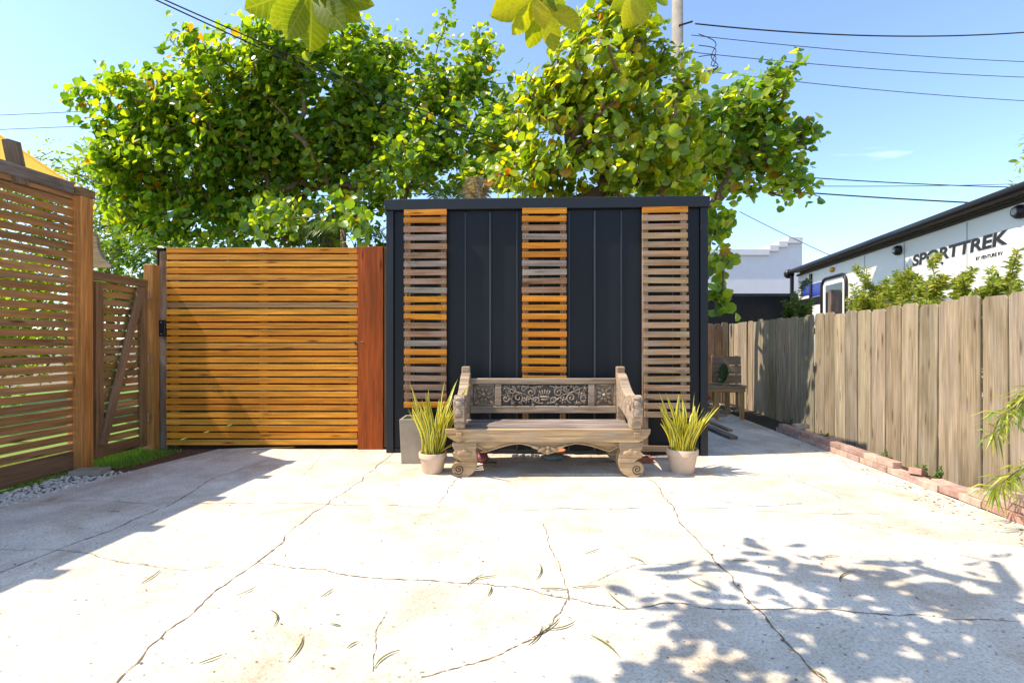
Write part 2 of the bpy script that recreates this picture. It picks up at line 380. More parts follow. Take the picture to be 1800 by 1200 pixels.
plank('top_rail', (FL(y0) + .03, y0, 2.83), (FL(4.84) + .03, 4.84, 2.83), .11, .04, (0, 0, 1), M_weath, (.2, .15, .12), t)
plank('rail', (FL(y0) - .03, y0, 2.76), (FL(4.9) - .03, 4.9, 2.76), .09, .04, (0, 0, 1), M_wood, (.26, .13, .06), t)
plank('cap_block', (FL(4.91) - .06, 4.93, 2.81), (FL(4.91) + .1, 4.93, 2.81), .085, .17, (0, 0, 1), M_wood, (.28, .16, .08), t)
for y in (4.36, 3.72, 3.08, 2.42): plank('stub', (FL(y) + .02, y + .02, 2.72), (FL(y) - .02, y - .02, 3.1), .12, .06, (0, 1, 0), M_weath, (.22, .14, .09), t)

# slatted swing gate
t = thing('swing_gate', (-4.43, 5.05, 0), 'low brown slatted swing gate with a diagonal brace beside the tall screen', 'gate')
ga, gb = Vector((-4.4, 5.02, 0)), Vector((-4.36, 5.72, 0))
for i in range(21):
    z = Vector((0, 0, .16 + i * .0868)); plank('slat', ga + z, gb + z, .067, .02, (0, 0, 1), M_wood, R.choice(BR), t)
o = Vector((.035, 0, 0))
plank('top_rail', ga + o + Vector((0, 0, 1.99)), gb + o + Vector((0, 0, 1.98)), .09, .045, (0, 0, 1), M_wood, (.3, .16, .075), t)
plank('bottom_rail', ga + o*.8 + Vector((0, 0, .13)), gb + o*.8 + Vector((0, 0, .12)), .1, .04, (0, 0, 1), M_wood, (.25, .13, .06), t)
plank('stile', gb + o + Vector((0, -.05, .07)), gb + o + Vector((0, -.05, 1.93)), .09, .04, (0, 1, 0), M_wood, (.3, .16, .07), t)
plank('stile', ga + o + Vector((0, .08, .07)), ga + o + Vector((0, .08, 1.93)), .09, .04, (0, 1, 0), M_wood, (.28, .15, .07), t)
plank('brace', ga + o*1.9 + Vector((0, .1, .2)), gb + o*1.9 + Vector((0, -.12, 1.92)), .085, .035, (0, 1, 0), M_wood, (.3, .18, .1), t)
t = thing('hinge_post', (-4.33, 5.8, 0), 'square orange brown post carrying the hinges of the swing gate', 'post')
plank('post', (-4.34, 5.82, -.05), (-4.34, 5.82, 2.22), .11, .12, (0, 1, 0), M_wood, (.5, .22, .06), t, .006)
for z in (.35, 1.05, 1.8):
    MB().add(*boxv(-4.4, -4.33, 5.742, 5.757, z, z + .1)).obj('hinge', M_steel, t)
    MB().add(*tube([(-4.325, 5.745, z), (-4.325, 5.745, z + .1)], .012, 8)).obj('hinge_pin', M_steel, t)
t = thing('gate_post', (-4.25, 5.9, 0), 'weathered brown post with a black latch left of the yellow gate', 'post')
plank('post', (-4.255, 5.95, -.05), (-4.255, 5.95, 2.4), .1, .1, (0, 1, 0), M_weath, (.26, .15, .09), t, .006)
lt = mk('latch', bevelled(MB().add(*boxv(-4.29, -4.205, 5.86, 5.9, 1.36, 1.56)), .008, 'latch'), M_black, None, t)
for z in (1.39, 1.53): MB().add(*blob((-4.25, 5.858, z), .008, 1)).obj('bolt', M_steel, lt)

# yellow slatted gate
t = thing('slatted_gate', (-3.0, 5.86, 0), 'wide honey yellow gate of thin horizontal slats', 'gate')
YL = [(.82, .31, .03), (.88, .36, .04), (.76, .27, .025), (.84, .3, .02), (.72, .3, .05), (.9, .37, .045)]
for i in range(29):
    z = .05 + .0315 + i * .0829; c = R.choice(YL)
    if i == 20: c = (.42, .24, .1)
    plank('slat', (-4.18 + R.uniform(-.008, .004), 5.86, z + R.uniform(-.002, .002)), (-1.868 + R.uniform(-.006, .006), 5.855, z + R.uniform(-.004, .004)), .0635, .019, (0, 0, 1), M_wood, c, t, .002)
for x in (-4.1, -3.02, -1.93): plank('stile', (x, 5.89, .05), (x, 5.89, 2.42), .1, .035, (1, 0, 0), M_wood, (.42, .19, .05), t)
MB().add(*boxv(-1.9, -1.86, 5.835, 5.85, 1.26, 1.3)).obj('gate_pull', M_black, t)
MB().add(*tube([(-1.88, 5.83, 1.285), (-1.78, 5.815, 1.295)], .006, 6)).obj('latch_rod', M_black, t)
t = thing('jamb_board', (-1.7, 5.83, 0), 'wide red brown upright board between the yellow gate and the dark shed', 'board')
plank('board', (-1.705, 5.835, 0.0), (-1.705, 5.835, 2.44), .305, .035, (1, 0, 0), M_wood, (.42, .085, .014), t)
plank('jamb_strip', (-1.52, 5.87, .02), (-1.52, 5.87, 2.44), .06, .05, (1, 0, 0), M_wood, (.25, .13, .06), t)
# lean-to roof sheet behind the gate
t = thing('added_side_wall', (-4.42, 7, 0), 'added dark boarded side wall that blocks light behind the gate post', 'wall')  # added to block the bright lawn and darken the gate gaps
for i in range(14): plank('board', (-4.42, 6.1 + i*.152, 0), (-4.42, 6.1 + i*.152, 2.44 + i*.0115), .15, .02, (0, 1, 0), M_weath, (.12, .085, .055), t)
mb = MB(); v = []; nx = 90
for i in range(nx + 1):
    x = -4.55 + i * (3.05 / nx); zz = .007 * math.sin(i * 1.3)
    v += [(x, 5.885, 2.44 + zz), (x, 8.2, 2.62 + zz)]
mb.add(v, [(2*i, 2*i+2, 2*i+3, 2*i+1) for i in range(nx)])
tag(mb.obj('roof_sheet', M_roof), 'thin corrugated roof sheet just above and behind the yellow gate', 'roof')
t = thing('added_back_wall', (-3, 8.1, 0), 'added dark boarded rear wall that keeps the yellow gate gaps dark', 'wall')  # added behind the gate, tall enough to keep light out of its gaps
for i in range(20): plank('board', (-4.5 + i*.155, 8.1, 0), (-4.5 + i*.155, 8.1, 2.61), .15, .02, (1, 0, 0), M_weath, (.1, .075, .05), t)
# tan board shape beyond the gate
poly = [P(*p, 6.4) for p in ((150, 470), (158, 412), (166, 410), (172, 418), (175, 438), (183, 455), (197, 468), (196, 472))]
mk('driftwood_board', bevelled(MB().add(*prism([(p.x, p.z) for p in poly], 6.38, 6.43)), .006, 'board'), M_weath, None, None, (.45, .3, .2))
tag(bpy.data.objects['driftwood_board'], 'pale curved board rising behind the swing gate', 'board')
mk('board_post', box_mesh(1.9, .05, .06, .003, M_weath), None, frame(Vector((-5.5, 6.46, -.05)), Vector((-5.5, 6.46, 1.85)), Vector((1, 0, 0))), bpy.data.objects['driftwood_board'], (.3, .2, .12))
# shade sail
sp = [Vector((-4.47, 5.0, 2.87)), Vector((-7.6, 6.1, 4.75)), Vector((-7.6, 4.4, 3.3))]
mb = MB(); n = 12; idx = {}
for i in range(n+1):
    for j in range(n+1-i):
        a, b = i/n, j/n; c = 1-a-b; p = sp[0]*c + sp[1]*a + sp[2]*b; p = p + (sum(sp, Vector())/3 - p) * (.22*(a*b + b*c + a*c)); p.z -= .6*a*b*c*3
        idx[i, j] = len(mb.v); mb.v.append(tuple(p))
for i in range(n):
    for j in range(n-i):
        mb.f.append((idx[i, j], idx[i+1, j], idx[i, j+1]))
        if i+j < n-1: mb.f.append((idx[i+1, j], idx[i+1, j+1], idx[i, j+1]))
s = mb.obj('shade_sail', M_sail, smooth=True); tag(s, 'yellow shade sail stretched behind the tall slatted screen', 'sail')
ed = [Vector(mb.v[idx[i, 0]]) for i in range(n+1)]; MB().add(*tube(ed, .014, 6)).obj('hem', M_sail, s)
ed = [Vector(mb.v[idx[0, i]]) for i in range(n+1)]; MB().add(*tube(ed, .014, 6)).obj('hem', M_sail, s)
t = thing('sail_mast', (-7.65, 6.1, 0), 'wooden mast holding the high corner of the yellow sail', 'post'); plank('post', (-7.66, 6.12, 0), (-7.66, 6.12, 4.55), .1, .1, (0, 1, 0), M_wood, (.25, .13, .06), t)
t = thing('sail_mast', (-7.66, 4.38, 0), 'wooden mast at the low near corner of the yellow sail', 'post'); plank('post', (-7.66, 4.38, 0), (-7.66, 4.38, 3.17), .1, .1, (0, 1, 0), M_wood, (.25, .13, .06), t)

# ------------------------------------------------------------------ shed
sA = math.atan2(-.145, 3.697)
shed = thing('metal_shed', (-1.467, 5.67, 0), 'navy standing seam metal shed with three columns of wooden slats', 'shed', sA)
SM = WM[shed.name]
def su(px):
    k = (px - 900) / 850; return (5.67*k + 1.467) / (.99923 + .0392*k)
def sz(py): return 1.3 + (600 - py) / 850 * 5.6
def sbox(name, x0, x1, y0, y1, z0, z1, mat, bev=.003, parent=None):
    return mk(name, bevelled(MB().add(*boxv(x0, x1, y0, y1, z0, z1)), bev, name), mat, SM, parent or shed)
Wd = 3.70
sbox('wall', .02, Wd - .02, .03, 2.3, .0, 2.86, M_navy)
sbox('roof', .0, Wd, .02, 2.34, 2.862, 2.9, M_trim)
sbox('parapet_trim', -.015, Wd + .015, -.055, .03, 2.825, 2.95, M_trim, .006)
sbox('parapet_trim', -.012, .03, .031, 2.34, 2.825, 2.945, M_trim, .006); sbox('parapet_trim', Wd - .03, Wd + .012, .031, 2.34, 2.825, 2.945, M_trim, .006)
sbox('corner_trim', .0, .085, -.03, .03, .0, 2.823, M_trim); sbox('corner_trim', Wd - .085, Wd, -.03, .03, .0, 2.823, M_trim)
sbox('base_trim', .087, Wd - .087, -.012, .03, .0, .05, M_trim)
seams = [su(x) for x in (727, 772, 818, 862, 909, 954, 1000, 1045, 1092, 1137, 1182)]
ed = [.087] + seams + [Wd - .087]
for i in range(len(ed) - 1):
    sbox('wall_panel', ed[i] + .003, ed[i+1] - .003, -.002 - .0012*(i % 2), .029, .052, 2.82, M_navy, .0015)
for i, x in enumerate(seams):
    strong = i in (3, 7); hgt = .03 if strong else .016; wdt = .012 if strong else .008
    sbox('seam', x - wdt, x + wdt, -hgt, .0, .053, 2.80, M_seam, .004)
screw_me = MB().add(*blob((0, 0, 0), (.005, .002, .005), 1)).mesh('screw', True); screw_me.materials.append(M_steel); sgn_ = -1
ORG, BRN, GRY, TAN = (.66, .24, .02), (.33, .17, .09), (.31, .235, .19), (.4, .24, .12)
cols = [(713, 787, 'OOBGBBGBBGOOOBBGOOBBBBO', 706, 2), (918, 995, 'OOBGOOGGBBOOOOOOOOOOGB', 760, 2), (1126, 1205, 'OTBTTTTTTTTBTTTTTTTTTTTT', 795, 3)]
cm = {'O': ORG, 'B': BRN, 'G': GRY, 'T': TAN}
def jc(c, j=.15): k = R.uniform(1-j, 1+j); return tuple(max(.005, x*k*R.uniform(.95, 1.05)) for x in c)
for ci, (a, b, code, bot, _) in enumerate(cols):
    x0, x1 = su(a), su(b); zb = max(.05, sz(bot))
    for xx in (x0 + .04, x1 - .04): plank('batten', SM @ Vector((xx, -.045, zb)), SM @ Vector((xx, -.045, 2.815)), .066, .03, SM.to_3x3() @ Vector((1, 0, 0)), M_weath if ci == 2 else M_wood, jc((.3, .16, .08) if ci < 2 else (.33, .22, .13)), shed)
    for i, ch in enumerate(code):
        z = 2.80 - i * .1013 - (.01 if i == 0 else 0)
        dx = .004*R.uniform(-1, 1) + (i*.0012 if ci == 2 else 0)
        s = plank('slat', SM @ Vector((x0 + dx, -.071, z + R.uniform(-.004, .004))), SM @ Vector((x1 + dx, -.071, z + R.uniform(-.004, .004))), .064, .02, (0, 0, 1), M_wood if ch == 'O' else M_weath, jc(cm[ch], .12), shed, .002)
    for sl_ in [c for c in shed.children if c.name.startswith('slat')][-len(code):]:
        for q in (-1, 1): mk('screw', screw_me, None, WM[sl_.name] @ Matrix.Translation((q*(su(b) - su(a) - .075)/2, .0105*sgn_, R.uniform(-.008, .008))), sl_)
    if ci == 2: plank('slat', SM @ Vector((x0, -.071, .09)), SM @ Vector((x1, -.071, .085)), .064, .02, (0, 0, 1), M_weath, TAN, shed, .002)

# ------------------------------------------------------------------ carved bench
BX = .343; BF = 4.63
bench = thing('carved_bench', (BX, BF, 0), 'weathered carved wooden bench with scrolled legs in front of the dark shed', 'bench')
BC = (.6, .39, .2); BG = (.52, .37, .24); BW = (.5, .37, .26)
def bpart(name, mb, bev=.006, col=BC, parent=bench, seg=2):
    me = bevelled(mb, bev, name, seg) if bev else mb.mesh(name, True)
    if bev: me.polygons.foreach_set('use_smooth', [False]*len(me.polygons))
    return mk(name, me, M_bench, Matrix.Translation((BX, BF, 0)), parent or bench, col)
def bb(name, x0, x1, y0, y1, z0, z1, bev=.006, col=BC, parent=None): return bpart(name, MB().add(*boxv(x0, x1, y0, y1, z0, z1)), bev, col, parent)
# front rail: boat shaped
bpart('front_rail', MB().add(*prism([(-.985, .462), (.985, .462), (.98, .425), (.955, .385), (.915, .36), (.87, .336), (-.87, .336), (-.915, .36), (-.955, .385), (-.98, .425)], -.01, .06)), .006)
bpart('back_rail', MB().add(*prism([(-.9, .44), (.9, .44), (.88, .336), (-.88, .336)], .64, .7)), .006)
for s in (-1, 1):
    bb('side_rail', min(s*.8, s*.87), max(s*.8, s*.87), .061, .639, .34, .44)
    bb('peg', min(s*.82, s*.875), max(s*.82, s*.875), -.035, -.011, .395, .43, .004)
# seat boards
ys = [.045, .19, .335, .48, .655]
for i in range(4):
    zt = .468 - .006*i
    bb('seat_board', -.845, .845, ys[i] + .02, ys[i+1] + .017, zt - .03, zt + R.uniform(-.002, .002), .004, [(.36, .28, .25), (.48, .4, .36), (.4, .31, .27), (.46, .37, .32)][i]).data.materials[0] = M_seat
# scroll legs
def scroll_leg(s, y, nm='leg'):
    pr = [(.0, .335), (.235, .335), (.235, .29), (.222, .26), (.232, .22), (.24, .16), (.235, .11), (.215, .06), (.185, .025), (.14, .004), (.09, 0), (.045, .008), (.01, .035), (-.008, .075), (-.002, .115), (.025, .143), (.06, .15), (.085, .14), (.06, .165), (.035, .178), (.005, .19), (.012, .205), (-.005, .22), (.025, .245), (.01, .275), (.0, .3)]
    pr = [(s*(.915 - x), z) for x, z in pr]
    if s > 0: pr = pr[::-1]
    lg = bpart(nm, MB().add(*prism(pr, y, y + .12)), .008)
    cx, cz = s*(.915 - .062), .076; pts = []
    for i in range(34):
        a = i/33*1.8*2*math.pi; r = .006 + .044*i/33
        pts.append((cx + s*r*math.cos(a + .6), y - .001, cz + r*math.sin(a + .6)))
    mk('spiral_groove', MB().add(*tube(pts, .0045, 5)).mesh('spiral', True), M_soil, Matrix.Translation((BX, BF, 0)), lg)
    MBv = MB()
    for k, (ox, oz, rx, rz) in enumerate([(.08, .225, .035, .03), (.16, .225, .035, .03), (.12, .245, .03, .035)]):
        MBv.add(*blob((s*(.915 - ox), y, oz), (rx, .008, rz), 2))
    mk('leaf_carving', MBv.mesh('carving', True), M_bench, Matrix.Translation((BX, BF, 0)), lg, BC)
for s in (-1, 1): scroll_leg(s, .0); scroll_leg(s, .56)
# scalloped apron
top = [(-.68, .337), (.68, .337)]
xs = [i/40 for i in range(41)]
def apz(u):   # u 0 at leg, 1 at centre
    if u < .12: return .285 - .045*(u/.12)
    if u < .62: return .24 + .075*math.sin((u-.12)/.5*math.pi*.5)**1.3
    if u < .8: return .315 - .03*((u-.62)/.18)
    return .285 - .065*math.sin((u-.8)/.2*math.pi/2)
low = [(-.68 + 1.36*i/80, apz(min(i, 80-i)/40)) for i in range(81)]
ap = bpart('apron', MB().add(*prism([(-.68, .336)] + low + [(.68, .336)], .012, .045)), 0)
mbv = MB().add(*tube([(x, .008, z + .012) for x, z in low], .0055, 5))
for ox, oz, rx, rz, an in [(0, .245, .025, .03, 0), (-.06, .265, .045, .02, .5), (.06, .265, .045, .02, -.5), (-.12, .285, .045, .016, -.3), (.12, .285, .045, .016, .3), (0, .285, .02, .02, 0)]:
    mbv.add(*blob((ox, .008, oz), (rx, .014, rz), 2, None, 0, Matrix.Rotation(-an, 3, 'Y')))
mk('apron_carving', mbv.mesh('carving', True), M_bench, Matrix.Translation((BX, BF, 0)), ap, BC)
# arms
prof = spline([(0, .462, 0), (-.02, .50, 0), (-.055, .57, 0), (-.07, .66, 0), (-.06, .74, 0), (-.01, .785, 0), (.07, .78, 0), (.16, .765, 0), (.27, .775, 0), (.4, .83, 0), (.52, .91, 0), (.6, .95, 0), (.655, .955, 0)], 3)
prof = [(p.x, p.y) for p in prof] + [(.655, .60), (.5, .60), (.36, .575), (.24, .55), (.15, .52), (.085, .462)]
for s in (-1, 1):
    xa, xb = s*.895, s*.795; v = [(xa, y, z) for y, z in prof] + [(xb, y, z) for y, z in prof]; n = len(prof)
    f = [tuple(range(n)), tuple(range(2*n-1, n-1, -1))] + [(i, i+n, (i+1) % n + n, (i+1) % n) for i in range(n)]
    am = bpart('arm', MB().add(v, f), .008, BW)
    mbv = MB()
    for (yy, zz, ry, rz) in [(-.06, .70, .02, .05), (-.065, .62, .018, .05), (-.03, .53, .018, .035), (-.05, .76, .03, .02)]:
        mbv.add(*blob((s*.845, yy, zz), (.04, ry, rz), 2, R, .06))
    pts = [(s*.9, .03 + (.012 + .045*i/24)*math.cos(i/24*12), .70 + (.012 + .045*i/24)*math.sin(i/24*12)) for i in range(25)]
    mbv.add(*tube(pts, .007, 5)); pts = [(s*.79, p[1], p[2]) for p in pts]; mbv.add(*tube(pts, .007, 5))
    mk('arm_carving', mbv.mesh('carving', True), M_bench, Matrix.Translation((BX, BF, 0)), am, (.44, .33, .25))
    # back posts
    bb('back_post', min(s*.805, s*.895), max(s*.805, s*.895), .66, .74, .34, 1.025, .012, BG)
# back
bb('top_rail', -.803, .803, .672, .73, .832, .895, .008, BG)
bb('back_rail_lower', -.803, .803, .672, .73, .515, .592, .008, BG)
for x in (-.495, .565 - .035): bb('stile', x - .035, x + .035, .675, .727, .594, .83, .005, BG)
bb('stile', -.802, -.775, .68, .722, .594, .83, .004, BG); bb('stile', .775, .802, .68, .722, .594, .83, .004, BG)
cx0, cx1 = -.458, .493
def flower(mbv, x, z, r, petals=6, y=.69):
    mbv.add(*blob((x, y - .012, z), (r*.3, .014, r*.3), 1))
    for k in range(petals):
        a = 2*math.pi*k/petals + .3
        mbv.add(*blob((x + math.cos(a)*r*.62, y, z + math.sin(a)*r*.62), (r*.42, .014, r*.24), 1, None, 0, Matrix.Rotation(-a, 3, 'Y')))
def scroll(mbv, x, z, r, turns, a0, sgn, th=.013, y=.692):
    pts = []
    for i in range(20):
        q = i/19; a = a0 + sgn*q*turns*2*math.pi; rr = r*(1 - .85*q); pts.append((x + rr*math.cos(a), y - .008*q, z + rr*math.sin(a)))
    mbv.add(*tube(pts, [th*(1 - .4*i/19) for i in range(20)], 5))
cp = bb('carved_panel', cx0, cx1, .712, .722, .594, .83, .002, (.1, .075, .055))  # backing coloured dark in place of shaded openings between the carving
mbv = MB(); cm_ = (cx0 + cx1)/2; zc = .712
for s in (-1, 1):
    scroll(mbv, cm_ + s*.15, zc + .03, .05, 1.4, math.pi/2, s); scroll(mbv, cm_ + s*.29, zc - .03, .055, 1.4, -math.pi/2, -s)
    scroll(mbv, cm_ + s*.36, zc + .05, .045, 1.3, math.pi/2, s); scroll(mbv, cm_ + s*.09, zc - .06, .04, 1.3, 0 if s > 0 else math.pi, s)
    scroll(mbv, cm_ + s*.23, zc + .065, .035, 1.2, 0, -s); scroll(mbv, cm_ + s*.43, zc - .04, .045, 1.2, 1, s)
    mbv.add(*tube(spline([(cm_ + s*.02, .69, zc - .09), (cm_ + s*.1, .685, zc - .075), (cm_ + s*.2, .69, zc + .0), (cm_ + s*.3, .685, zc + .03), (cm_ + s*.42, .69, zc + .085)], 5), .009, 5))
    mbv.add(*tube(spline([(cm_ + s*.05, .69, zc + .1), (cm_ + s*.15, .685, zc + .085), (cm_ + s*.26, .69, zc + .1)], 5), .008, 5))
    flower(mbv, cm_ + s*.2, zc - .055, .045); flower(mbv, cm_ + s*.405, zc + .015, .042); flower(mbv, cm_ + s*.35, zc - .085, .03, 5); flower(mbv, cm_ + s*.44, zc + .075, .035, 5); flower(mbv, cm_ + s*.29, zc + .09, .026, 5); flower(mbv, cm_ + s*.13, zc - .1, .022, 5)
    for k in range(48):
        a = R.uniform(0, 6.28); mbv.add(*blob((cm_ + s*R.uniform(.03, .46), .700, zc + R.uniform(-.1, .1)), (R.uniform(.018, .034), .012, R.uniform(.009, .014)), 1, None, 0, Matrix.Rotation(a, 3, 'Y')))
for k in range(5): mbv.add(*blob((cm_ + (k-2)*.024, .686, zc + .035 - abs(k-2)*.006), (.011, .014, .042), 1, None, 0, Matrix.Rotation((k-2)*.25, 3, 'Y')))
mbv.add(*blob((cm_, .688, zc - .02), (.055, .016, .014), 2)); mbv.add(*blob((cm_, .688, zc - .05), (.045, .014, .012), 2))
mk('floral_carving', mbv.mesh('carving', True), M_bench, Matrix.Translation((BX, BF, 0)), cp, (.56, .42, .3))
for (a, b) in ((-.773, -.532), (.567, .773)):
    pn = bb('carved_panel', a, b, .706, .722, .594, .83, .002, (.3, .22, .15)); c = (a+b)/2; mbv = MB(); hw = (b-a)/2
    flower(mbv, c, zc, .085, 8, .698); mbv.add(*blob((c, .688, zc), (.02, .02, .02), 2))
    for sx in (-1, 1):
        for szz in (-1, 1):
            mbv.add(*blob((c + sx*(hw - .04), .699, zc + szz*.08), (.04, .012, .018), 1, None, 0, Matrix.Rotation(-sx*szz*.8, 3, 'Y')))
    fr = [(c - hw + .012, .7, zc - .108), (c + hw - .012, .7, zc - .108), (c + hw - .012, .7, zc + .108), (c - hw + .012, .7, zc + .108)]
    for i in range(4): mbv.add(*tube([fr[i], fr[(i+1) % 4]], .007, 5))
    mk('rosette_carving', mbv.mesh('carving', True), M_bench, Matrix.Translation((BX, BF, 0)), pn, (.54, .4, .27))

# ------------------------------------------------------------------ potted plants
def lathe(prof, n=36):
    v = []; f = []
    for r, z in prof: v += [(r*math.cos(2*math.pi*k/n), r*math.sin(2*math.pi*k/n), z) for k in range(n)]
    for i in range(len(prof)-1):
        for k in range(n): f.append((i*n+k, i*n+(k+1) % n, (i+1)*n+(k+1) % n, (i+1)*n+k))
    return v, f
def snake_leaf(base, az, lean, h, wd, rng):
    v = []; f = []; e = []; d = Vector((math.cos(az), math.sin(az), 0)); side = Vector((-d.y, d.x, 0)); tw = rng.uniform(-.9, .9); n = 9; wv = rng.uniform(0, 6)
    for i in range(n+1):
        q = i/n; c = Vector(base) + d*(lean*q**1.6*h) + Vector((0, 0, h*q*(1 - .12*lean*q))) + side*.012*math.sin(q*7 + wv)
        ww = wd*(.55 + .9*q - .2*q*q)*(1 if q < .55 else max(.02, 1 - ((q-.55)/.45)**1.7)); a = tw*q; s2 = (side*math.cos(a) + d*math.sin(a)); nn = d*math.cos(a) - side*math.sin(a)
        v += [c - s2*ww, c - nn*ww*.35, c + s2*ww]; e += [1, 0, 1]
    for i in range(n):
        f += [(3*i, 3*i+1, 3*i+4, 3*i+3), (3*i+1, 3*i+2, 3*i+5, 3*i+4)]
    me = bpy.data.meshes.new('leaf'); me.from_pydata([tuple(p) for p in v], [], f); at = me.attributes.new('edge', 'FLOAT', 'POINT'); at.data.foreach_set('value', e)
    me.polygons.foreach_set('use_smooth', [True]*len(f)); me.materials.append(M_snake); return me
def snake_pot(loc, rot, label, r, h, nl, hmax, seed, flop=None):
    rng = random.Random(seed); t = thing('potted_snake_plant', loc, label, 'potted plant', 0); M = WM[t.name]
    pf = [(0, 0), (r*.72, 0), (r*.76, .01), (r*.93, h*.72), (r*.94, h*.74), (r*1.02, h*.76), (r*1.04, h*.97), (r*1.02, h), (r*.92, h), (r*.88, h*.8)]
    p = mk('pot', MB().add(*lathe(pf)).mesh('pot', True), M_pot, M, t); p.data.set_sharp_from_angle(angle=rad(35))
    mk('soil', MB().add(*lathe([(0, h*.86), (r*.9, h*.84)])).mesh('soil'), M_soil, M, t)
    for i in range(nl):
        a = rng.uniform(0, 6.28); rr = r*.75*math.sqrt(rng.random()); out = rr/r; hh = hmax*(rng.uniform(.42, .8) if i > 3 else rng.uniform(.86, 1)); 
        mk('leaf', snake_leaf((rr*math.cos(a), rr*math.sin(a), h*.82), a + rng.gauss(0, .5), .1 + .62*out*rng.uniform(.3, 1), hh, rng.uniform(.016, .027), rng), None, M, t)
    if flop:
        for a, ln, hh in flop: mk('leaf', snake_leaf((r*.6*math.cos(a), r*.6*math.sin(a), h*.84), a, ln, hh, .02, rng), None, M, t)
    return t
snake_pot(G(761, 829), 0, 'beige clay pot of snake plant left of the bench, before the square planter', .135, .2, 62, .84, 3, [(-.3, 1.6, .33), (-.6, 1.9, .3)])
snake_pot(G(1199, 829), 0, 'beige clay pot of snake plant standing right of the bench', .15, .235, 64, .66, 8)
# square planter
t = thing('square_planter', G(728, 815) + Vector((0, .14, 0)), 'tall square grey concrete planter with small succulents left of the bench', 'planter')
M = WM[t.name]; hw = .15; ph = .475
pv = MB(); 
ring = lambda h, z: [(-h, -h, z), (h, -h, z), (h, h, z), (-h, h, z)]
pv.v = ring(.138, 0) + ring(.155, ph) + ring(.13, ph) + ring(.125, ph - .05)
pv.f = [(3, 2, 1, 0)] + [(a*4+k, a*4+(k+1) % 4, (a+1)*4+(k+1) % 4, (a+1)*4+k) for a in range(3) for k in range(4)] + [(12, 13, 14, 15)]
mk('planter_box', bevelled(pv, .004, 'planter'), M_stone, M, t)
mk('soil', MB().add([(-.125, -.125, ph-.04), (.125, -.125, ph-.04), (.125, .125, ph-.04), (-.125, .125, ph-.04)], [(0, 1, 2, 3)]).mesh('soil'), M_soil, M, t)
for c in range(5):
    bx, by = R.uniform(-.09, .09), R.uniform(-.09, .05); mb = MB()
    for k in range(12):
        a = k*2.4; l = R.uniform(.05, .1); up = R.uniform(.3, 1); d = Vector((math.cos(a), math.sin(a), up)).normalized(); s = d.cross(Vector((0, 0, 1))).normalized()*.012
        b = Vector((bx, by, ph - .04)); mb.add([b - s*.6, b + s*.6, b + d*l*.6 + s, b + d*l, b + d*l*.6 - s], [(0, 1, 2, 3, 4)])
    mk('succulent', mb.mesh('succulent'), LM_PD, M, t)
# bits beneath the bench
def small(name, mesh_mb, mat, label, cat, smooth=True, col=None, group=None):
    o = mesh_mb.obj(name, mat, smooth=smooth, color=col); return tag(o, label, cat, group)
for i in range(9):
    p = Vector((.02 + i*.035 + R.uniform(-.01, .01), 5.42 + R.uniform(-.04, .04), .02)); small('pebble', MB().add(*blob(p, (.022, .02, .017), 2, R, .08)), M_pebble, 'small round pale pebble on the concrete under the bench', 'pebble', True, None, 'pebbles under the bench')
small('stone', MB().add(*blob((.45, 5.3, .035), (.14, .07, .035), 2, R, .08)), plain('slate', (.2, .23, .21), .8, .4, 12), 'flat blue grey stone lying under the bench', 'stone')
small('terracotta_dish', MB().add(*lathe([(0, .05), (.08, .05), (.11, .1), (.1, .1), (.07, .06), (0, .06)], 24)), M_terra, 'orange terracotta dish lying under the middle of the bench', 'dish'); bpy.data.objects['terracotta_dish'].location = (.5, 5.45, -.02)
small('crumpled_toy', MB().add(*blob((-.32, 5.2, .05), (.07, .05, .045), 2, R, .25)), M_pink, 'faded pink crumpled object under the bench by the left leg', 'object')
small('wood_chunk', bevel_src := MB().add(*boxv(-.3, -.16, 4.98, 5.06, .0, .045)), M_weath, 'short brown wood block under the left end of the bench', 'block', False, (.25, .15, .08))
def brick(loc, rz, col, label=None, group=None, parent=None, name='brick', tilt=0):
    o = mk(name, box_mesh(.2, .095, .06, .004, M_brick), None, Matrix.Translation(loc) @ Matrix.Rotation(rz, 4, 'Z') @ Matrix.Rotation(tilt, 4, 'Y'), parent, col)
    if label: tag(o, label, 'brick', group)
    return o
brick((1.41, 5.2, .031), .2, (.38, .13, .09), 'single red brick behind the right bench leg'); brick((-.37, 5.36, .031), .9, (.36, .14, .09), 'red brick lying behind the left bench leg')

# ------------------------------------------------------------------ right fence and passage
def FR(y): return 4.11 + .1*(y - 4.6)
fence = thing('board_fence', (FR(6), 6, 0), 'long weathered grey brown board fence along the right side', 'fence')
def dogear(wd, h, th):
    c = .03; mb = MB().add(*prism([(-.02, -wd/2), (h - c, -wd/2), (h, -wd/2 + c), (h, wd/2 - c), (h - c, wd/2), (-.02, wd/2)], -th/2, th/2)); me = bevelled(mb, .002, 'board'); me.materials.append(M_fence); return me
dm = [dogear(.230 + .003*k, 1.70 - .012*k, .018) for k in range(3)] ; dm2 = dogear(.14, 1.7, .018)
yy = 2.8; i = 0
while yy < 10.5:
    wd = .25; x = FR(yy); a = Vector((x, yy, 0)); xa = Vector((R.gauss(0, .003), R.gauss(0, .004), 1)).normalized(); za = Vector((.0995, .995, 0)); ya = za.cross(xa).normalized(); za = xa.cross(ya)
    M = Matrix((xa, ya, za)).transposed().to_4x4(); M.translation = a + Vector((R.gauss(0, .004), 0, R.gauss(0, .006) - .005))
    c = R.choice([(.41, .315, .205), (.35, .275, .185), (.46, .355, .235), (.37, .28, .175), (.43, .335, .23)])
    mk('board', R.choice(dm), None, M, fence, jc(c, .1)); yy += wd; i += 1
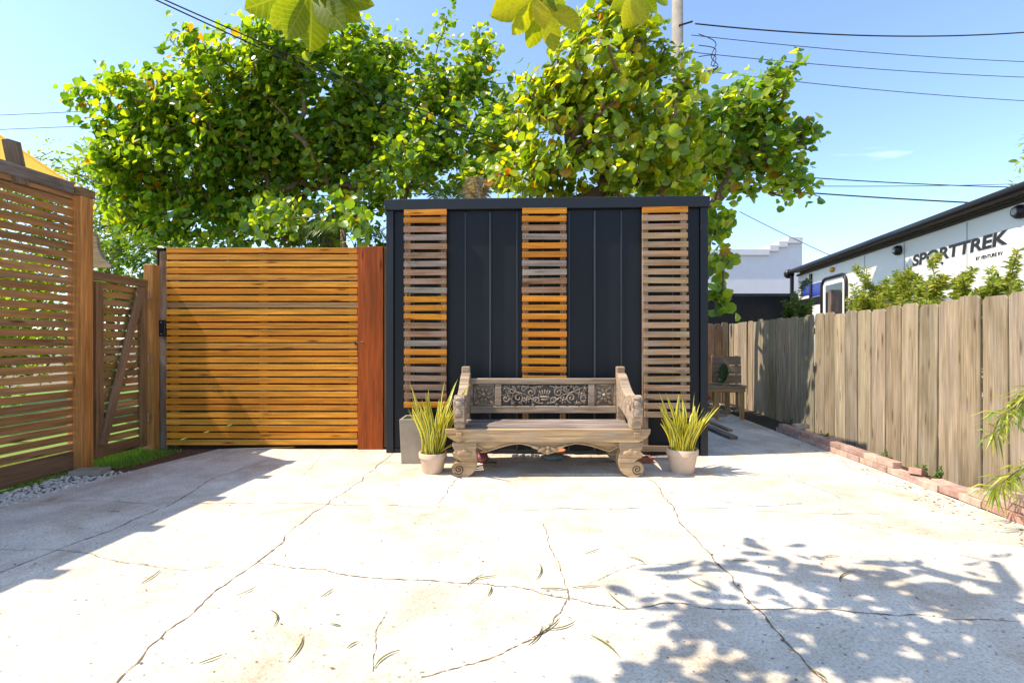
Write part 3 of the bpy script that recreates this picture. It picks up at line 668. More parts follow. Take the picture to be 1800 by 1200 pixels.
for z in (.3, .9, 1.45): plank('rail', (FR(2.8) + .04, 2.7, z), (FR(10.5) + .04, 10.5, z), .09, .04, (0, 0, 1), M_fence, (.3, .23, .17), fence)
for y in (3.3, 5.7, 8.1): plank('post', (FR(y) + .11, y, -.1), (FR(y) + .11, y, 1.66), .09, .09, (0, 1, 0), M_fence, (.3, .23, .17), fence)
bf = thing('rear_board_fence', (4, 10.5, 0), 'short run of brown boards closing the passage beside the shed', 'fence')
for i in range(12):
    x = 4.62 - i*.155; M = Matrix(((0, 0, 1), (0, -1, 0), (1, 0, 0))).to_4x4(); M.translation = (x, 10.5 + R.uniform(-.006, .006), R.uniform(-.02, .03)); mk('board', dm2, None, M, bf, jc((.3, .19, .11), .2))
plank('rail', (2.8, 10.53, 1.3), (4.7, 10.53, 1.3), .09, .04, (0, 0, 1), M_fence, (.25, .16, .1), bf)
# brick edging
edge = thing('brick_edging', (3.7, 5, 0), 'low dry laid border of reddish bricks along the right fence', 'edging')
def EX(y): return 3.63 + .055*(y - 3.43)
BCOL = [(.44, .27, .22), (.52, .34, .28), (.38, .24, .2), (.55, .38, .31), (.42, .29, .25), (.5, .28, .21)]
def erow(y0, y1, z, off=0.05, skip=()):
    y = y0
    while y < y1:
        brick((EX(y) + off + R.gauss(0, .006), y + .1, z), math.pi/2 - .055 + R.gauss(0, .03), R.choice(BCOL), None, None, edge); y += .203
erow(2.75, 7.0, .031); erow(4.72, 6.95, .093, .06); erow(2.9, 3.72, .093, .06); erow(2.8, 3.5, .155, .065); erow(2.75, 4.2, .033, .155); erow(5.0, 6.2, .033, .155)
brick((EX(4.5) + .1, 4.52, .085), .7, (.45, .28, .22), 'pale red brick tilted on the gap in the brick border', None, None, 'loose_brick', .22)
brick((4.03, 6.75, .12), .1, (.52, .42, .32), 'pale tan brick lying on the soil at the far end of the border', None, None, 'loose_brick')
brick((3.93, 5.9, .09), 1.45, (.42, .3, .22), 'loose brick on edge between the border and the fence', None, None, 'loose_brick', 0)
# half built chair
t = thing('wooden_chair', (3.6, 8.3, 0), 'unfinished wooden chair frame with board back beside the shed', 'chair')
CW = (.58, .32, .12)
for x, y, h in ((3.42, 8.08, .5), (3.84, 8.08, .5), (3.42, 8.6, .5), (3.84, 8.62, .5)): plank('leg', (x, y, 0), (x, y, h), .065, .05, (1, 0, 0), M_weath, CW, t)
plank('apron', (3.1, 8.06, .49), (3.89, 8.06, .49), .06, .03, (0, 0, 1), M_weath, CW, t); plank('apron', (3.1, 8.64, .49), (3.89, 8.64, .49), .06, .03, (0, 0, 1), M_weath, CW, t)
for y in (8.06, 8.3, 8.58): plank('seat_slat', (3.05, y, .535), (3.9, y, .535), .085, .022, (0, 1, 0), M_weath, (.4, .27, .15), t)
plank('seat_slat', (3.55, 8.66, .56), (3.88, 8.04, .56), .06, .02, (0, 0, 1), M_weath, (.42, .28, .15), t).rotation_euler.rotate_axis('X', math.pi/2)
for i in range(4): plank('back_board', (3.62, 8.72 + i*.012, .46 + i*.165), (4.13, 8.70 + i*.012, .46 + i*.165), .155, .022, (0, 0, 1), M_weath, jc((.42, .29, .17)), t)
plank('back_stile', (3.66, 8.76, .0), (3.66, 8.8, 1.04), .05, .03, (1, 0, 0), M_weath, CW, t); plank('back_stile', (4.08, 8.76, .0), (4.08, 8.8, 1.04), .05, .03, (1, 0, 0), M_weath, CW, t)
cp_ = MB().add(*blob((3.72, 8.5, .76), (.085, .02, .16), 2, R, .05)).add(*blob((3.68, 8.5, .6), (.05, .02, .07), 2, R, .05)); tag(cp_.obj('cactus', LM_PD, smooth=True), 'green prickly pear pad standing on the unfinished chair', 'cactus')
# lumber
for i, (a, b, wdt, th, z, lb) in enumerate([((1236, 750), (1290, 772), .11, .04, .022, 'dark brown plank lying on the concrete beside the shed, lowest of the pile'), ((1240, 745), (1284, 764), .07, .03, .06, 'thin tan plank lying on top of the pile beside the shed'), ((1240, 742), (1276, 741), .09, .03, .1, 'short tan board lying crosswise at the far end of the pile')]):
    pa, pb = G(*a), G(*b); pa.z = pb.z = z; o = mk('loose_plank', box_mesh((pb-pa).length, wdt, th, .003, M_weath), None, frame(pa, pb, Vector((0, 0, 1))), None, [(.2, .14, .1), (.36, .22, .11), (.38, .23, .11)][i]); tag(o, lb, 'plank')
# debris heap under / behind the chair
mb = MB()
for i in range(60): mb.add(*blob((R.uniform(3.3, 4.3), R.uniform(8.7, 9.9), R.uniform(-.02, .09)), (R.uniform(.03, .12), R.uniform(.03, .1), R.uniform(.02, .06)), 1, R, .25))
tag(mb.obj('rubble', M_stone), 'heap of grey rubble on the ground behind the unfinished chair', 'rubble', kind='stuff')

# ------------------------------------------------------------------ background: dark fence, white building, trailer
t = thing('black_panel_fence', (7, 13.2, 0), 'black vertical panel fence below the white building', 'fence')
for i in range(22): plank('panel', (4.9 + i*.185, 13.2, 0), (4.9 + i*.185, 13.2, 2.55), .18, .025, (1, 0, 0), M_navy, None, t)
plank('cap_rail', (4.75, 13.2, 2.58), (9.0, 13.2, 2.58), .05, .07, (0, 0, 1), M_navy, None, t)
t = thing('white_building', (10, 21, 0), 'white painted masonry building with stepped parapet behind the black fence', 'building')
def bz(py, d=20.6): return 1.3 + (600-py)/850*d
def bxx(px, d=20.6): return (px-900)/850*d
poly = [(bxx(1140), 0), (bxx(1410), 0), (bxx(1410), bz(419)), (bxx(1385), bz(419)), (bxx(1385), bz(426)), (bxx(1369), bz(426)), (bxx(1369), bz(433)), (bxx(1353), bz(433)), (bxx(1353), bz(440)), (bxx(1140), bz(440))]
MB().add(*prism(poly, 20.6, 30)).obj('wall', M_wall, t)
for a, b, y in ((1140, 1353, 440), (1353, 1369, 433), (1369, 1385, 426), (1385, 1411, 419)):
    sbx = MB().add(*boxv(bxx(a) - .05, bxx(b) - .052, 20.5, 20.9, bz(y) - .22, bz(y) + .04)); mk('coping', bevelled(sbx, .01, 'coping'), M_wall, None, t)

rv0 = Vector((5.236 + .183*2.2, 2.2, 0)); rvd = Vector((.183, 1, 0)).normalized(); ra = math.atan2(rvd.y, rvd.x)
rv = thing('travel_trailer', rv0, 'white travel trailer with black awning and dark lettering behind the right fence', 'trailer', ra)
RM = WM[rv.name]      # local x runs along the side (away), local y points to the patio side (left)
def rd(px):           # local x for a pixel column on the side plane
    k = (px-900)/850; d = 5.236/(k - .183); return (d - 2.2)*math.sqrt(1 + .183**2)
def rz_(px, py):
    k = (px-900)/850; d = 5.236/(k - .183); return 1.3 + (600-py)/850*d
def rbox(name, x0, x1, y0, y1, z0, z1, mat, bev=.004, parent=None): return mk(name, bevelled(MB().add(*boxv(x0, x1, y0, y1, z0, z1)), bev, name), mat, RM, parent or rv)
RE = rd(1402)
rbox('body', -1.0, RE, -2.4, 0, .5, 3.12, M_white, .05)
rbox('roof', -1.05, RE + .05, -2.45, .06, 3.121, 3.18, M_grey, .02)
rbox('gutter', -1.0, RE, .001, .035, 3.02, 3.075, M_black, .006)
mk('awning_tube', MB().add(*tube([(-1, .2, 3.14), (RE, .2, 3.14)], .06, 14)).mesh('tube', True), M_black, RM, rv)
rbox('awning_cover', -1.0, RE, .0605, .2, 3.16, 3.2, M_black, .006)
for x in (RE - .05,):
    rbox('awning_arm', x - .05, x + .03, .12, .2, 1.2, 3.05, M_black, .01)
    mk('awning_end_cap', MB().add(*tube([(x + .03, .2, 3.1), (x + .12, .2, 3.1)], .12, 14)).mesh('cap', True), M_black, RM, rv)
for px in (1426,): rbox('vertical_trim', rd(px) - .06, rd(px) + .06, .001, .03, .6, 2.98, M_black)
rbox('blue_graphic', rd(1443), rd(1428), .001, .006, rz_(1436, 520), rz_(1436, 497), M_blue, .001); rbox('blue_graphic', rd(1423), rd(1409), .001, .006, rz_(1416, 520), rz_(1416, 492), M_blue, .001)
rbox('black_graphic', rd(1460), rd(1404), .001, .007, rz_(1436, 535), rz_(1436, 521), M_black, .001)
[rbox('panel_seam', rd(x) - .008, rd(x) + .008, .0005, .004, .6, 3.0, M_grey, .001) for x in (1520, 1590, 1700)]
rbox('vent', rd(1556), rd(1540), .001, .012, 2.2, 2.36, M_grey, .003)
rbox('stripe', rd(1690), rd(1495), .001, .006, 2.08, 2.16, M_black, .001); rbox('stripe', rd(1720), rd(1520), .001, .006, 1.9, 1.96, M_grey, .001)
am = mk('marker_light', MB().add(*blob((rd(1464), .02, rz_(1464, 474)), (.09, .035, .06), 2)).mesh('lens', True), M_amber, RM, rv)
for px, py in ((1581, 440), (1797, 372)):
    x, z = rd(px), rz_(px, py); sp_ = mk('speaker', MB().add(*tube([(x, .0, z), (x, .05, z), (x, .09, z)], [.085, .085, .06], 18)).mesh('speaker'), M_black, RM, rv)
    mk('speaker_cone', MB().add(*blob((x, .09, z), (.045, .02, .045), 2)).mesh('cone', True), M_grey, RM, sp_)
for px, py in ((1597, 477), (1657, 462)): x, z = rd(px), rz_(px, py); mk('fixture', MB().add(*blob((x, .01, z), (.025, .02, .02), 1)).mesh('f', True), M_black, RM, rv)
# door with black rounded frame
x0, x1, z1 = rd(1490), rd(1447), rz_(1468, 486)
dr = rbox('door', x0 + .03, x1 - .03, .001, .02, .7, z1 - .03, M_white, .01)
pts = [(x0, .03, .7), (x0, .03, z1 - .22)] + [(x0 + .2 - .2*math.cos(a), .03, z1 - .2 + .2*math.sin(a)) for a in (.3, .7, 1.1, 1.5)] + [(x1 - .2 + .2*math.sin(a), .03, z1 - .2 + .2*math.cos(a)) for a in (.1, .5, .9, 1.3)] + [(x1, .03, z1 - .22), (x1, .03, .7)]
mk('door_frame', MB().add(*tube(pts, .035, 8)).mesh('frame', True), M_black, RM, dr)
rbox('door_window', x0 + .18, x1 - .18, .021, .028, 1.75, z1 - .16, M_glass, .003, dr)
def text(name, body, x_left, x_right, z0, z1, mat, y, shear=0.0, off=0.0, parent=None, ext=.004):
    cu = bpy.data.curves.new('text', 'FONT'); cu.body = body; cu.size = 1; cu.shear = shear; cu.offset = off; cu.extrude = .005
    ob = bpy.data.objects.new('text', cu); COL.objects.link(ob); dg = bpy.context.evaluated_depsgraph_get(); dg.update()
    me = bpy.data.meshes.new_from_object(ob.evaluated_get(dg)); bpy.data.objects.remove(ob)
    xs = [v.co.x for v in me.vertices]; ys = [v.co.y for v in me.vertices]; a, b, c, d = min(xs), max(xs), min(ys), max(ys)
    for v in me.vertices:     # text runs from far (left in view) to near (right in view)
        u = (v.co.x - a)/(b - a); q = (v.co.y - c)/(d - c); v.co = (x_left + (x_right - x_left)*u, y + (ext if v.co.z > 0 else 0), z0 + (z1 - z0)*q)
    me.materials.clear(); me.flip_normals()
    return mk(name, me, mat, RM, parent or rv)
text('lettering', 'SPORTTREK', rd(1605), rd(1771), rz_(1605, 468), rz_(1605, 449), M_black, .006, .1, .022)
text('lettering_outline', 'SPORTTREK', rd(1604.3), rd(1772), rz_(1605, 469), rz_(1605, 448.3), M_grey, .001, .1, .05)  # grey printed outline behind the black letters
text('maker_lettering', 'BY VENTURE RV', rd(1716), rd(1763), rz_(1716, 458), rz_(1716, 458) + .05, M_black, .002, 0, .004)
for x in (.5, 3.5, 4.4): mk('wheel', MB().add(*tube([(x, -.05, .36), (x, -.27, .36)], .36, 24)).mesh('wheel'), M_black, RM, rv)
t = thing('brown_post', P(1467, 548, 9.6), 'dark brown post in front of the trailer door', 'post'); bp = P(1467, 548, 9.6)
plank('post', (bp.x, bp.y, -.05), (bp.x, bp.y, 2.32), .2, .1, (1, 0, 0), M_weath, (.13, .08, .06), t)

# ------------------------------------------------------------------ pole and wires
pz = thing('utility_pole', (4.62, 13.5, 0), 'grey wooden utility pole rising behind the sea grape', 'pole')
MB().add(*tube([(4.62, 13.5, 0), (4.62, 13.5, 6), (4.62, 13.5, 13)], [.19, .17, .14], 14)).obj('shaft', M_pole, pz, smooth=True)
for z in (9.2, 10.0, 7.6): MB().add(*tube([(4.6, 13.33, z), (4.95, 13.25, z + .06)], .025, 6)).obj('insulator_arm', M_wire, pz)
for k in range(3):
    pts = spline([P(1228, 60 + 20*k, 13.3), P(1258, 75 + 12*k, 13.2), P(1250, 100 + 14*k, 13.3), P(1262, 118, 13.2), P(1225, 130 + 8*k, 13.3)], 5); MB().add(*tube(pts, .012, 5)).obj('drip_loop', M_wire, pz)
def wire(label, a, b, sag, r, group=None):
    pts = [a.lerp(b, i/30) - Vector((0, 0, sag*4*(i/30)*(1 - i/30))) for i in range(31)]
    tag(MB().add(*tube(pts, r, 6)).obj('overhead_wire', M_wire, smooth=True), label, 'wire', group)
wire('thick twisted overhead cable, highest of the wires at upper right', P(1222, 42, 13.3), P(1830, 55, 16), .25, .0196)
wire('thin overhead wire, second from top at upper right', P(1215, 62, 13.3), P(1830, 110, 16), .1, .0098)
wire('thin overhead wire, third from top at upper right', P(1215, 92, 13.3), P(1830, 137, 16), .1, .0098)
wire('thin overhead wire, fourth from top at upper right', P(1215, 122, 13.3), P(1830, 179, 16), .1, .0098)
wire('overhead cable emerging from the tree above the trailer roof', P(1215, 296, 13.3), P(1830, 330, 17), .1, .0154)
wire('faint thin wire crossing just above the trailer roof', P(1215, 324, 13.3), P(1830, 322, 17), .08, .0098)
wire('dark low cable running to the trailer roof', P(1215, 322, 13.3), P(1720, 357, 11.5), .04, .0168)
wire('thin service wire sloping down to the trailer awning', P(1300, 372, 11), P(1460, 449, 10.5), .02, .0069)
wire('upper thin wire at the left edge above the palm frond', P(-60, 205, 16), P(1190, 120, 13.6), .15, .0098)
wire('lower thin wire at the left edge passing behind the tree', P(-60, 230, 16), P(1190, 150, 13.6), .15, .0098)
wire('thin wire behind the small bright tree at left', P(-60, 280, 16), P(1190, 215, 13.6), .3, .0084)
wire('grey cable beside the tall fence post behind the foliage', P(-60, 352, 16), P(1190, 330, 13.6), .05, .0139)
wire('upper black service cable crossing in front of the left crown', P(262, -12, 4.6), P(1205, 345, 13.3), .25, .0077)
wire('lower black service cable crossing in front of the left crown', P(248, -12, 4.6), P(1205, 365, 13.3), .28, .0077)

# ------------------------------------------------------------------ foliage tools
def disc(n=9, cup=.18, notch=True):
    v = [(0, 0, -cup*.08)] + [(math.cos(2*math.pi*k/n)*.5*(1.0 if k else .92), math.sin(2*math.pi*k/n)*.5, cup*.5*(math.sin(2*math.pi*k/n)**2)) for k in range(n)]
    return v, [(0, k+1, (k+1) % n + 1) for k in range(n)]
def oval(ln=1.0, wd=.45, n=5, droop=.12, tipw=.68):
    v = []; f = []
    for i in range(n+1):
        q = i/n; ww = wd*.5*(max(0, math.sin(math.pi*q**(tipw*1.5)))**.75 if 0 < q < 1 else .02); v += [(q*ln, -ww, -droop*q*q + ww*.25), (q*ln, 0, -droop*q*q), (q*ln, ww, -droop*q*q + ww*.25)]
    for i in range(n): f += [(3*i, 3*i+3, 3*i+4, 3*i+1), (3*i+1, 3*i+4, 3*i+5, 3*i+2)]
    return v, f
def basis(c, nrm, fwd, s):
    z = nrm.normalized(); x = (fwd - z*fwd.dot(z)); x = x.normalized() if x.length > 1e-4 else z.orthogonal().normalized(); y = z.cross(x)
    M = (Matrix((x, y, z)).transposed() * s).to_4x4(); M.translation = c; return M
def rv_(rng): 
    while True:
        p = Vector((rng.uniform(-1, 1), rng.uniform(-1, 1), rng.uniform(-1, 1)))
        if .05 < p.length < 1: return p
def finish_leaves(t, mats, shapes, lmat, big=300):
    """the leaves that show largest become parts of their own, the rest one crown mesh"""
    cp = Vector(cam.location)
    def key(M): return (M.translation - cp).length / M.to_scale().x + (0 if abs(M.translation.x/M.translation.y) < 1.05 and 0 < (M.translation.z-1.3)/M.translation.y < .7 else 100)
    mats = sorted(mats, key=lambda a: key(a[0]))
    mes = []
    for v, f in shapes:
        me = MB().add(v, f).mesh('leaf', True); me.materials.append(lmat); mes.append(me)
    for M, k in mats[:big]: mk('leaf', mes[k], None, M, t)
    mb = MB()
    for M, k in mats[big:]:
        v, f = shapes[k]; mb.add([M @ Vector(p) for p in v], f)
    if mb.v: tag(mb.obj('crown', lmat, t, smooth=True), kind='stuff')
def skeleton(t, root, tips, rng, r0, mat, trunk_top=None, thin=.006):
    """trunk plus limbs that reach every cluster"""
    nodes = [(Vector(root), None)]; tt = Vector(trunk_top)
    for i in range(1, 7): q = i/6; nodes.append((Vector(root).lerp(tt, q) + Vector((rng.gauss(0, .05), rng.gauss(0, .05), 0)), len(nodes)-1))
    tr_n = len(nodes)
    for tip in sorted(tips, key=lambda p: (p - tt).length):
        best = min(range(2, len(nodes)), key=lambda i: (nodes[i][0] - tip).length + .25*(nodes[i][0] - tt).length + (0.6 if nodes[i][0].z > tip.z + .4 else 0))
        a = nodes[best][0]; n = max(2, int((tip - a).length/.35)); pi = best
        for i in range(1, n+1):
            q = i/n; p = a.lerp(tip, q) + Vector((rng.gauss(0, .05), rng.gauss(0, .05), rng.gauss(0, .05)))*(0 if i == n else 1); p.z -= .12*(tip - a).length*math.sin(math.pi*q)*.5; nodes.append((p, pi)); pi = len(nodes)-1
    wgt = [0]*len(nodes); ch = [[] for _ in nodes]
    for i, (p, q) in enumerate(nodes):
        if q is not None: ch[q].append(i)
    for i in range(len(nodes)-1, -1, -1):
        wgt[i] = max(1, sum(wgt[c] for c in ch[i]))
    mx = wgt[0]; rr = [max(thin, r0*(x/mx)**.48) for x in wgt]
    tmb = MB().add(*tube([nodes[i][0] for i in range(tr_n)], [rr[i]*1.0 for i in range(tr_n)], 10)); tmb.obj('trunk', mat, t, smooth=True)
    mb = MB(); seen = set(range(tr_n))
    for i in range(tr_n, len(nodes)):
        if i in seen: continue
        path = [nodes[i][1], i]; seen.add(i)
        while ch[path[-1]]:
            nx = max(ch[path[-1]], key=lambda c: wgt[c])
            if nx in seen: break
            seen.add(nx); path.append(nx)
        mb.add(*tube([nodes[k][0] for k in path], [rr[path[1]]] + [rr[k] for k in path[1:]], 6))
    mb.obj('branches', mat, t, smooth=True)
def crown_points(ells, per_m3, rng, shell=.55):
    pts = []
    for cx, cy, rx, ry, d, rdp in ells:
        c = P(cx, cy, d); rX, rZ = rx/850*d, ry/850*d; n = max(3, int(per_m3*rX*rZ*rdp*4.2))
        for i in range(n):
            p = rv_(rng); p = p.normalized()*(shell + (1-shell)*rng.random())**.8 if rng.random() < .75 else p
            pts.append(c + Vector((p.x*rX, p.y*rdp, p.z*rZ)))
    return pts
def grape_tree(label, loc, top, ells, dens, lmat, seed, size=(.13, .21), per=15, r0=.16, gap=.24):
    rng = random.Random(seed); t = thing('sea_grape_tree', loc, label, 'tree'); pts = crown_points(ells, dens, rng); cen = sum(pts, Vector())/len(pts)
    skeleton(t, loc, pts, rng, r0, M_bark, top); mats = []
    for p in pts:
        out = (p - cen).normalized(); ax = (out + rv_(rng)*.9 + Vector((0, 0, .35))).normalized(); k = rng.randint(per-6, per+5)
        for i in range(k):
            q = p + ax*rng.uniform(-.34, .22) + rv_(rng)*gap; nr = (rv_(rng)*.95 + Vector((-.4, -.3, .5)) + out*.3); s = rng.uniform(*size)*(1 if rng.random() < .85 else .6)
            mats.append((basis(q, nr, rv_(rng), s), rng.randrange(5)))
    finish_leaves(t, mats, [disc(9, .3), disc(8, .75), disc(8, -.3), oval(1.05, .85, 4, .25, .75), oval(1, .8, 4, -.2, .7)], lmat); return t
EA = [(330, 275, 140, 115, 9.5, 1.3), (275, 185, 70, 60, 9.3, .8), (410, 160, 110, 95, 9.5, 1.2), (560, 150, 140, 110, 9.5, 1.3), (700, 190, 120, 110, 9.6, 1.2), (815, 100, 55, 70, 9.3, .7), (840, 215, 70, 90, 9.5, .9),
      (650, 275, 120, 55, 10, 1.0), (450, 300, 110, 90, 10, 1.1), (490, 70, 90, 50, 9.3, .8), (240, 330, 60, 70, 9.6, .9), (620, 392, 50, 40, 7.7, .4), (470, 380, 60, 40, 7.8, .45), (360, 395, 85, 45, 9.6, .8), (770, 300, 80, 50, 8.6, .7), (150, 168, 22, 10, 9.3, .2), (300, 395, 95, 45, 9.4, .7), (440, 405, 90, 35, 9.2, .6), (570, 395, 80, 45, 9.0, .6), (680, 340, 45, 60, 8.8, .5), (820, 300, 70, 45, 9, .6), (560, 250, 120, 70, 9.6, .8), (390, 235, 120, 80, 9.4, .8), (560, 330, 70, 40, 9.8, .7), (740, 250, 60, 50, 8.3, .5), (680, 90, 60, 40, 9.4, .6)]
grape_tree('large dark green sea grape tree filling the left sky above the gate', (-2.9, 10.0, 0), (-2.9, 10.0, 2.3), EA + [(900, 235, 50, 85, 8.6, .5), (870, 320, 60, 35, 8.4, .5), (230, 250, 70, 60, 9.5, .7)], 12, LM_A, 21, (.095, .175), per=32)
EB = [(1055, 110, 105, 100, 7.6, .8), (960, 225, 75, 85, 7.6, .7), (1110, 225, 105, 95, 7.4, .8), (1010, 305, 125, 50, 7.4, .6), (1150, 315, 75, 45, 7.4, .5), (1150, 80, 55, 65, 7.6, .5), (895, 285, 40, 45, 7.2, .3), (1190, 175, 40, 80, 7.5, .45), (1000, 150, 60, 60, 7.4, .5), (930, 320, 70, 30, 7.6, .4), (1100, 30, 60, 35, 7.6, .4)]
grape_tree('yellow green sea grape tree with orange leaves above the shed centre', (1.5, 8.5, 0), (1.5, 8.4, 2.7), EB + [(1215, 250, 30, 70, 7.8, .4), (1180, 290, 60, 50, 7.6, .4), (930, 170, 35, 50, 7.6, .3)], 17, LM_B, 33, (.1, .19), per=27, gap=.21)
EC = [(1330, 180, 72, 58, 8.5, .6), (1368, 258, 50, 62, 8.5, .55), (1298, 245, 55, 55, 8.6, .5), (1382, 322, 38, 25, 8.5, .35), (1270, 325, 30, 30, 8.6, .35), (1278, 388, 34, 25, 8.0, .3), (1285, 465, 40, 18, 7.7, .25), (1258, 430, 18, 55, 7.8, .25), (1385, 130, 22, 22, 8.5, .3), (1262, 522, 14, 8, 7.6, .12)]
grape_tree('sea grape tree on a bare curved trunk right of the shed roof', (3.35, 8.9, 0), (3.5, 8.8, 3.3), EC + [(1180, 300, 75, 60, 10.2, .8), (1250, 220, 40, 70, 8.2, .4), (1340, 300, 50, 40, 8.4, .4), (1290, 150, 30, 35, 8.4, .3)], 30, LM_A, 45, (.1, .185), per=23, r0=.1, gap=.2)  # first extra crown lobe is hidden, added to shade the far fence end

# small-leaved bright tree and shrubs beyond the left fence
def bushy(name, label, cat, loc, top, ells, dens, lmat, seed, size, per, gap, shape, r0=.07, big=0):
    rng = random.Random(seed); t = thing(name, loc, label, cat); pts = []
    for c, r in ells:
        n = max(3, int(dens*r[0]*r[1]*r[2]*4.2))
        for i in range(n):
            p = rv_(rng); p = p.normalized()*(.6 + .4*rng.random()); pts.append(Vector(c) + Vector((p.x*r[0], p.y*r[1], p.z*r[2])))
    skeleton(t, loc, pts, rng, r0, M_bark, top, .004); mats = []
    for p in pts:
        for i in range(per):
            a = rv_(rng); mats.append((basis(p + a*gap, (rv_(rng)*.8 + Vector((-.3, -.2, .6))), a + Vector((0, 0, .3)), rng.uniform(*size)), 0))
    finish_leaves(t, mats, [shape], lmat, big); return t
ov = oval(1, .45, 3, .15)
bushy('yard_tree', 'bright lime green small leaved tree behind the tall screen', 'tree', (-9.4, 11.2, 0), (-9.4, 11.2, 1.6), [((-9.9, 11.2, 4.3), (1.2, 1.1, 1.5)), ((-11.4, 10.6, 3.2), (1.4, 1.2, 1.9)), ((-8.9, 11.3, 3.2), (1.2, 1.0, 1.5))], 15, LM_S, 51, (.09, .15), 26, .3, ov)
bushy('yard_shrub', 'glossy green shrub above the swing gate', 'shrub', (-6.3, 8.2, 0), (-6.3, 8.2, .7), [((-6.3, 8.2, 2.45), (.85, .6, .85)), ((-6.9, 8.4, 1.4), (.9, .6, 1.0)), ((-5.5, 8.5, 2.2), (.6, .5, .8))], 34, LM_H, 52, (.1, .16), 20, .17, ov, .05)
bushy('yard_hedge', 'leafy green hedge seen through gaps of the tall screen', 'hedge', (-8.4, 7.6, 0), (-8.4, 7.6, .6), [((-8.6, 7.2, 1.3), (.9, 1.1, 1.2)), ((-9.2, 8.6, 1.6), (1.0, 1.0, 1.4))], 20, LM_S, 53, (.11, .18), 20, .22, ov, .05)
bushy('rear_shrub', 'dark green shrub behind the yellow gate and roof sheet', 'shrub', (-3.2, 9.3, 0), (-3.2, 9.3, .9), [((-3.6, 9.3, 2.8), (1.5, .5, .8)), ((-1.9, 9.3, 2.9), (1.0, .5, .7))], 26, LM_H, 54, (.12, .2), 18, .2, ov, .05)

# palms
def frond(base, dirn, ln, droop, lmat, mb, rng, leaf=.35, n=26, rib=.012, hang=.5):
    base = Vector(base); d = Vector(dirn).normalized(); pts = [base + d*ln*q - Vector((0, 0, droop*q*q)) for q in [i/12 for i in range(13)]]
    mb.add(*tube(pts, [rib*(1 - .8*i/12) for i in range(13)], 5))
    for i in range(n):
        q = .12 + .86*i/n; k = min(11, int(q*12)); p = pts[k].lerp(pts[k+1], q*12 - k); tg = (pts[k+1] - pts[k]).normalized(); sd = tg.cross(Vector((0, 0, 1))).normalized()
        for s in (-1, 1):
            l = leaf*math.sin(math.pi*(.15 + .8*q))*rng.uniform(.85, 1.1); v = (sd*s + tg*.7 + Vector((0, 0, -hang*rng.uniform(.4, 1)))).normalized(); wv = tg*.011
            mid = p + v*l*.55; tip = p + v*l - Vector((0, 0, .25*l)); mb.add([p - wv*.5, p + wv*.5, mid + wv, mid - wv, tip], [(0, 1, 2, 3), (3, 2, 4)])
def palm(label, loc, h, fr, lmat, seed, leaf=.35, hang=.5, r=.07):
    rng = random.Random(seed); t = thing('palm', loc, label, 'palm'); loc = Vector(loc); MB().add(*tube([loc, loc + Vector((.02, 0, h*.5)), loc + Vector((0, 0, h))], [r, r*.9, r*.7], 10)).obj('trunk', M_bark, t, smooth=True)
    for dirn, ln, droop in fr:
        mb = MB(); frond(loc + Vector((0, 0, h)), dirn, ln, droop, lmat, mb, rng, leaf, 26, .012, hang); mb.obj('frond', lmat, t)
palm('palm frond arching in at the left edge above the sail', (-12.9, 10.5, 0), 5.7, [((1, -.1, .25), 2.2, 1.0), ((.8, -.6, .3), 2.0, 1.0), ((-.6, .5, .6), 2, .9), ((-.3, -.8, .5), 2, .9), ((.4, .9, .5), 2, .9)], LM_F, 61, .6)
palm('small palm with drooping fronds just above the yellow gate', (-2.95, 8.45, 0), 3.25, [((.6, -.5, .7), 1.0, .85), ((-.6, -.5, .6), 1.0, .8), ((.1, -.9, .6), .9, .7), ((.9, .2, .6), 1, .7), ((-.9, .2, .5), 1, .7)], LM_F, 62, .36, .9)
palm('green fan of palm fronds behind the shed roof left of the dry tuft', (-1.1, 8.3, 0), 3.4, [((.25, -.2, 1), .8, .2), ((-.3, -.2, 1), .8, .25), ((.7, -.2, .8), .8, .35), ((-.8, -.1, .7), .8, .4)], LM_F, 63, .4, .3)
palm('dry grey brown palm tuft poking above the shed roof', (-.6, 8.1, 0), 3.62, [((.3*math.cos(a), .3*math.sin(a), 1), .55, .12) for a in (0, 1, 2, 3, 4, 5)] + [((math.cos(a), math.sin(a), .8), .45, .55) for a in (.5, 1.7, 2.9, 4.1, 5.3)], LM_D, 64, .26, 1.2, .05)

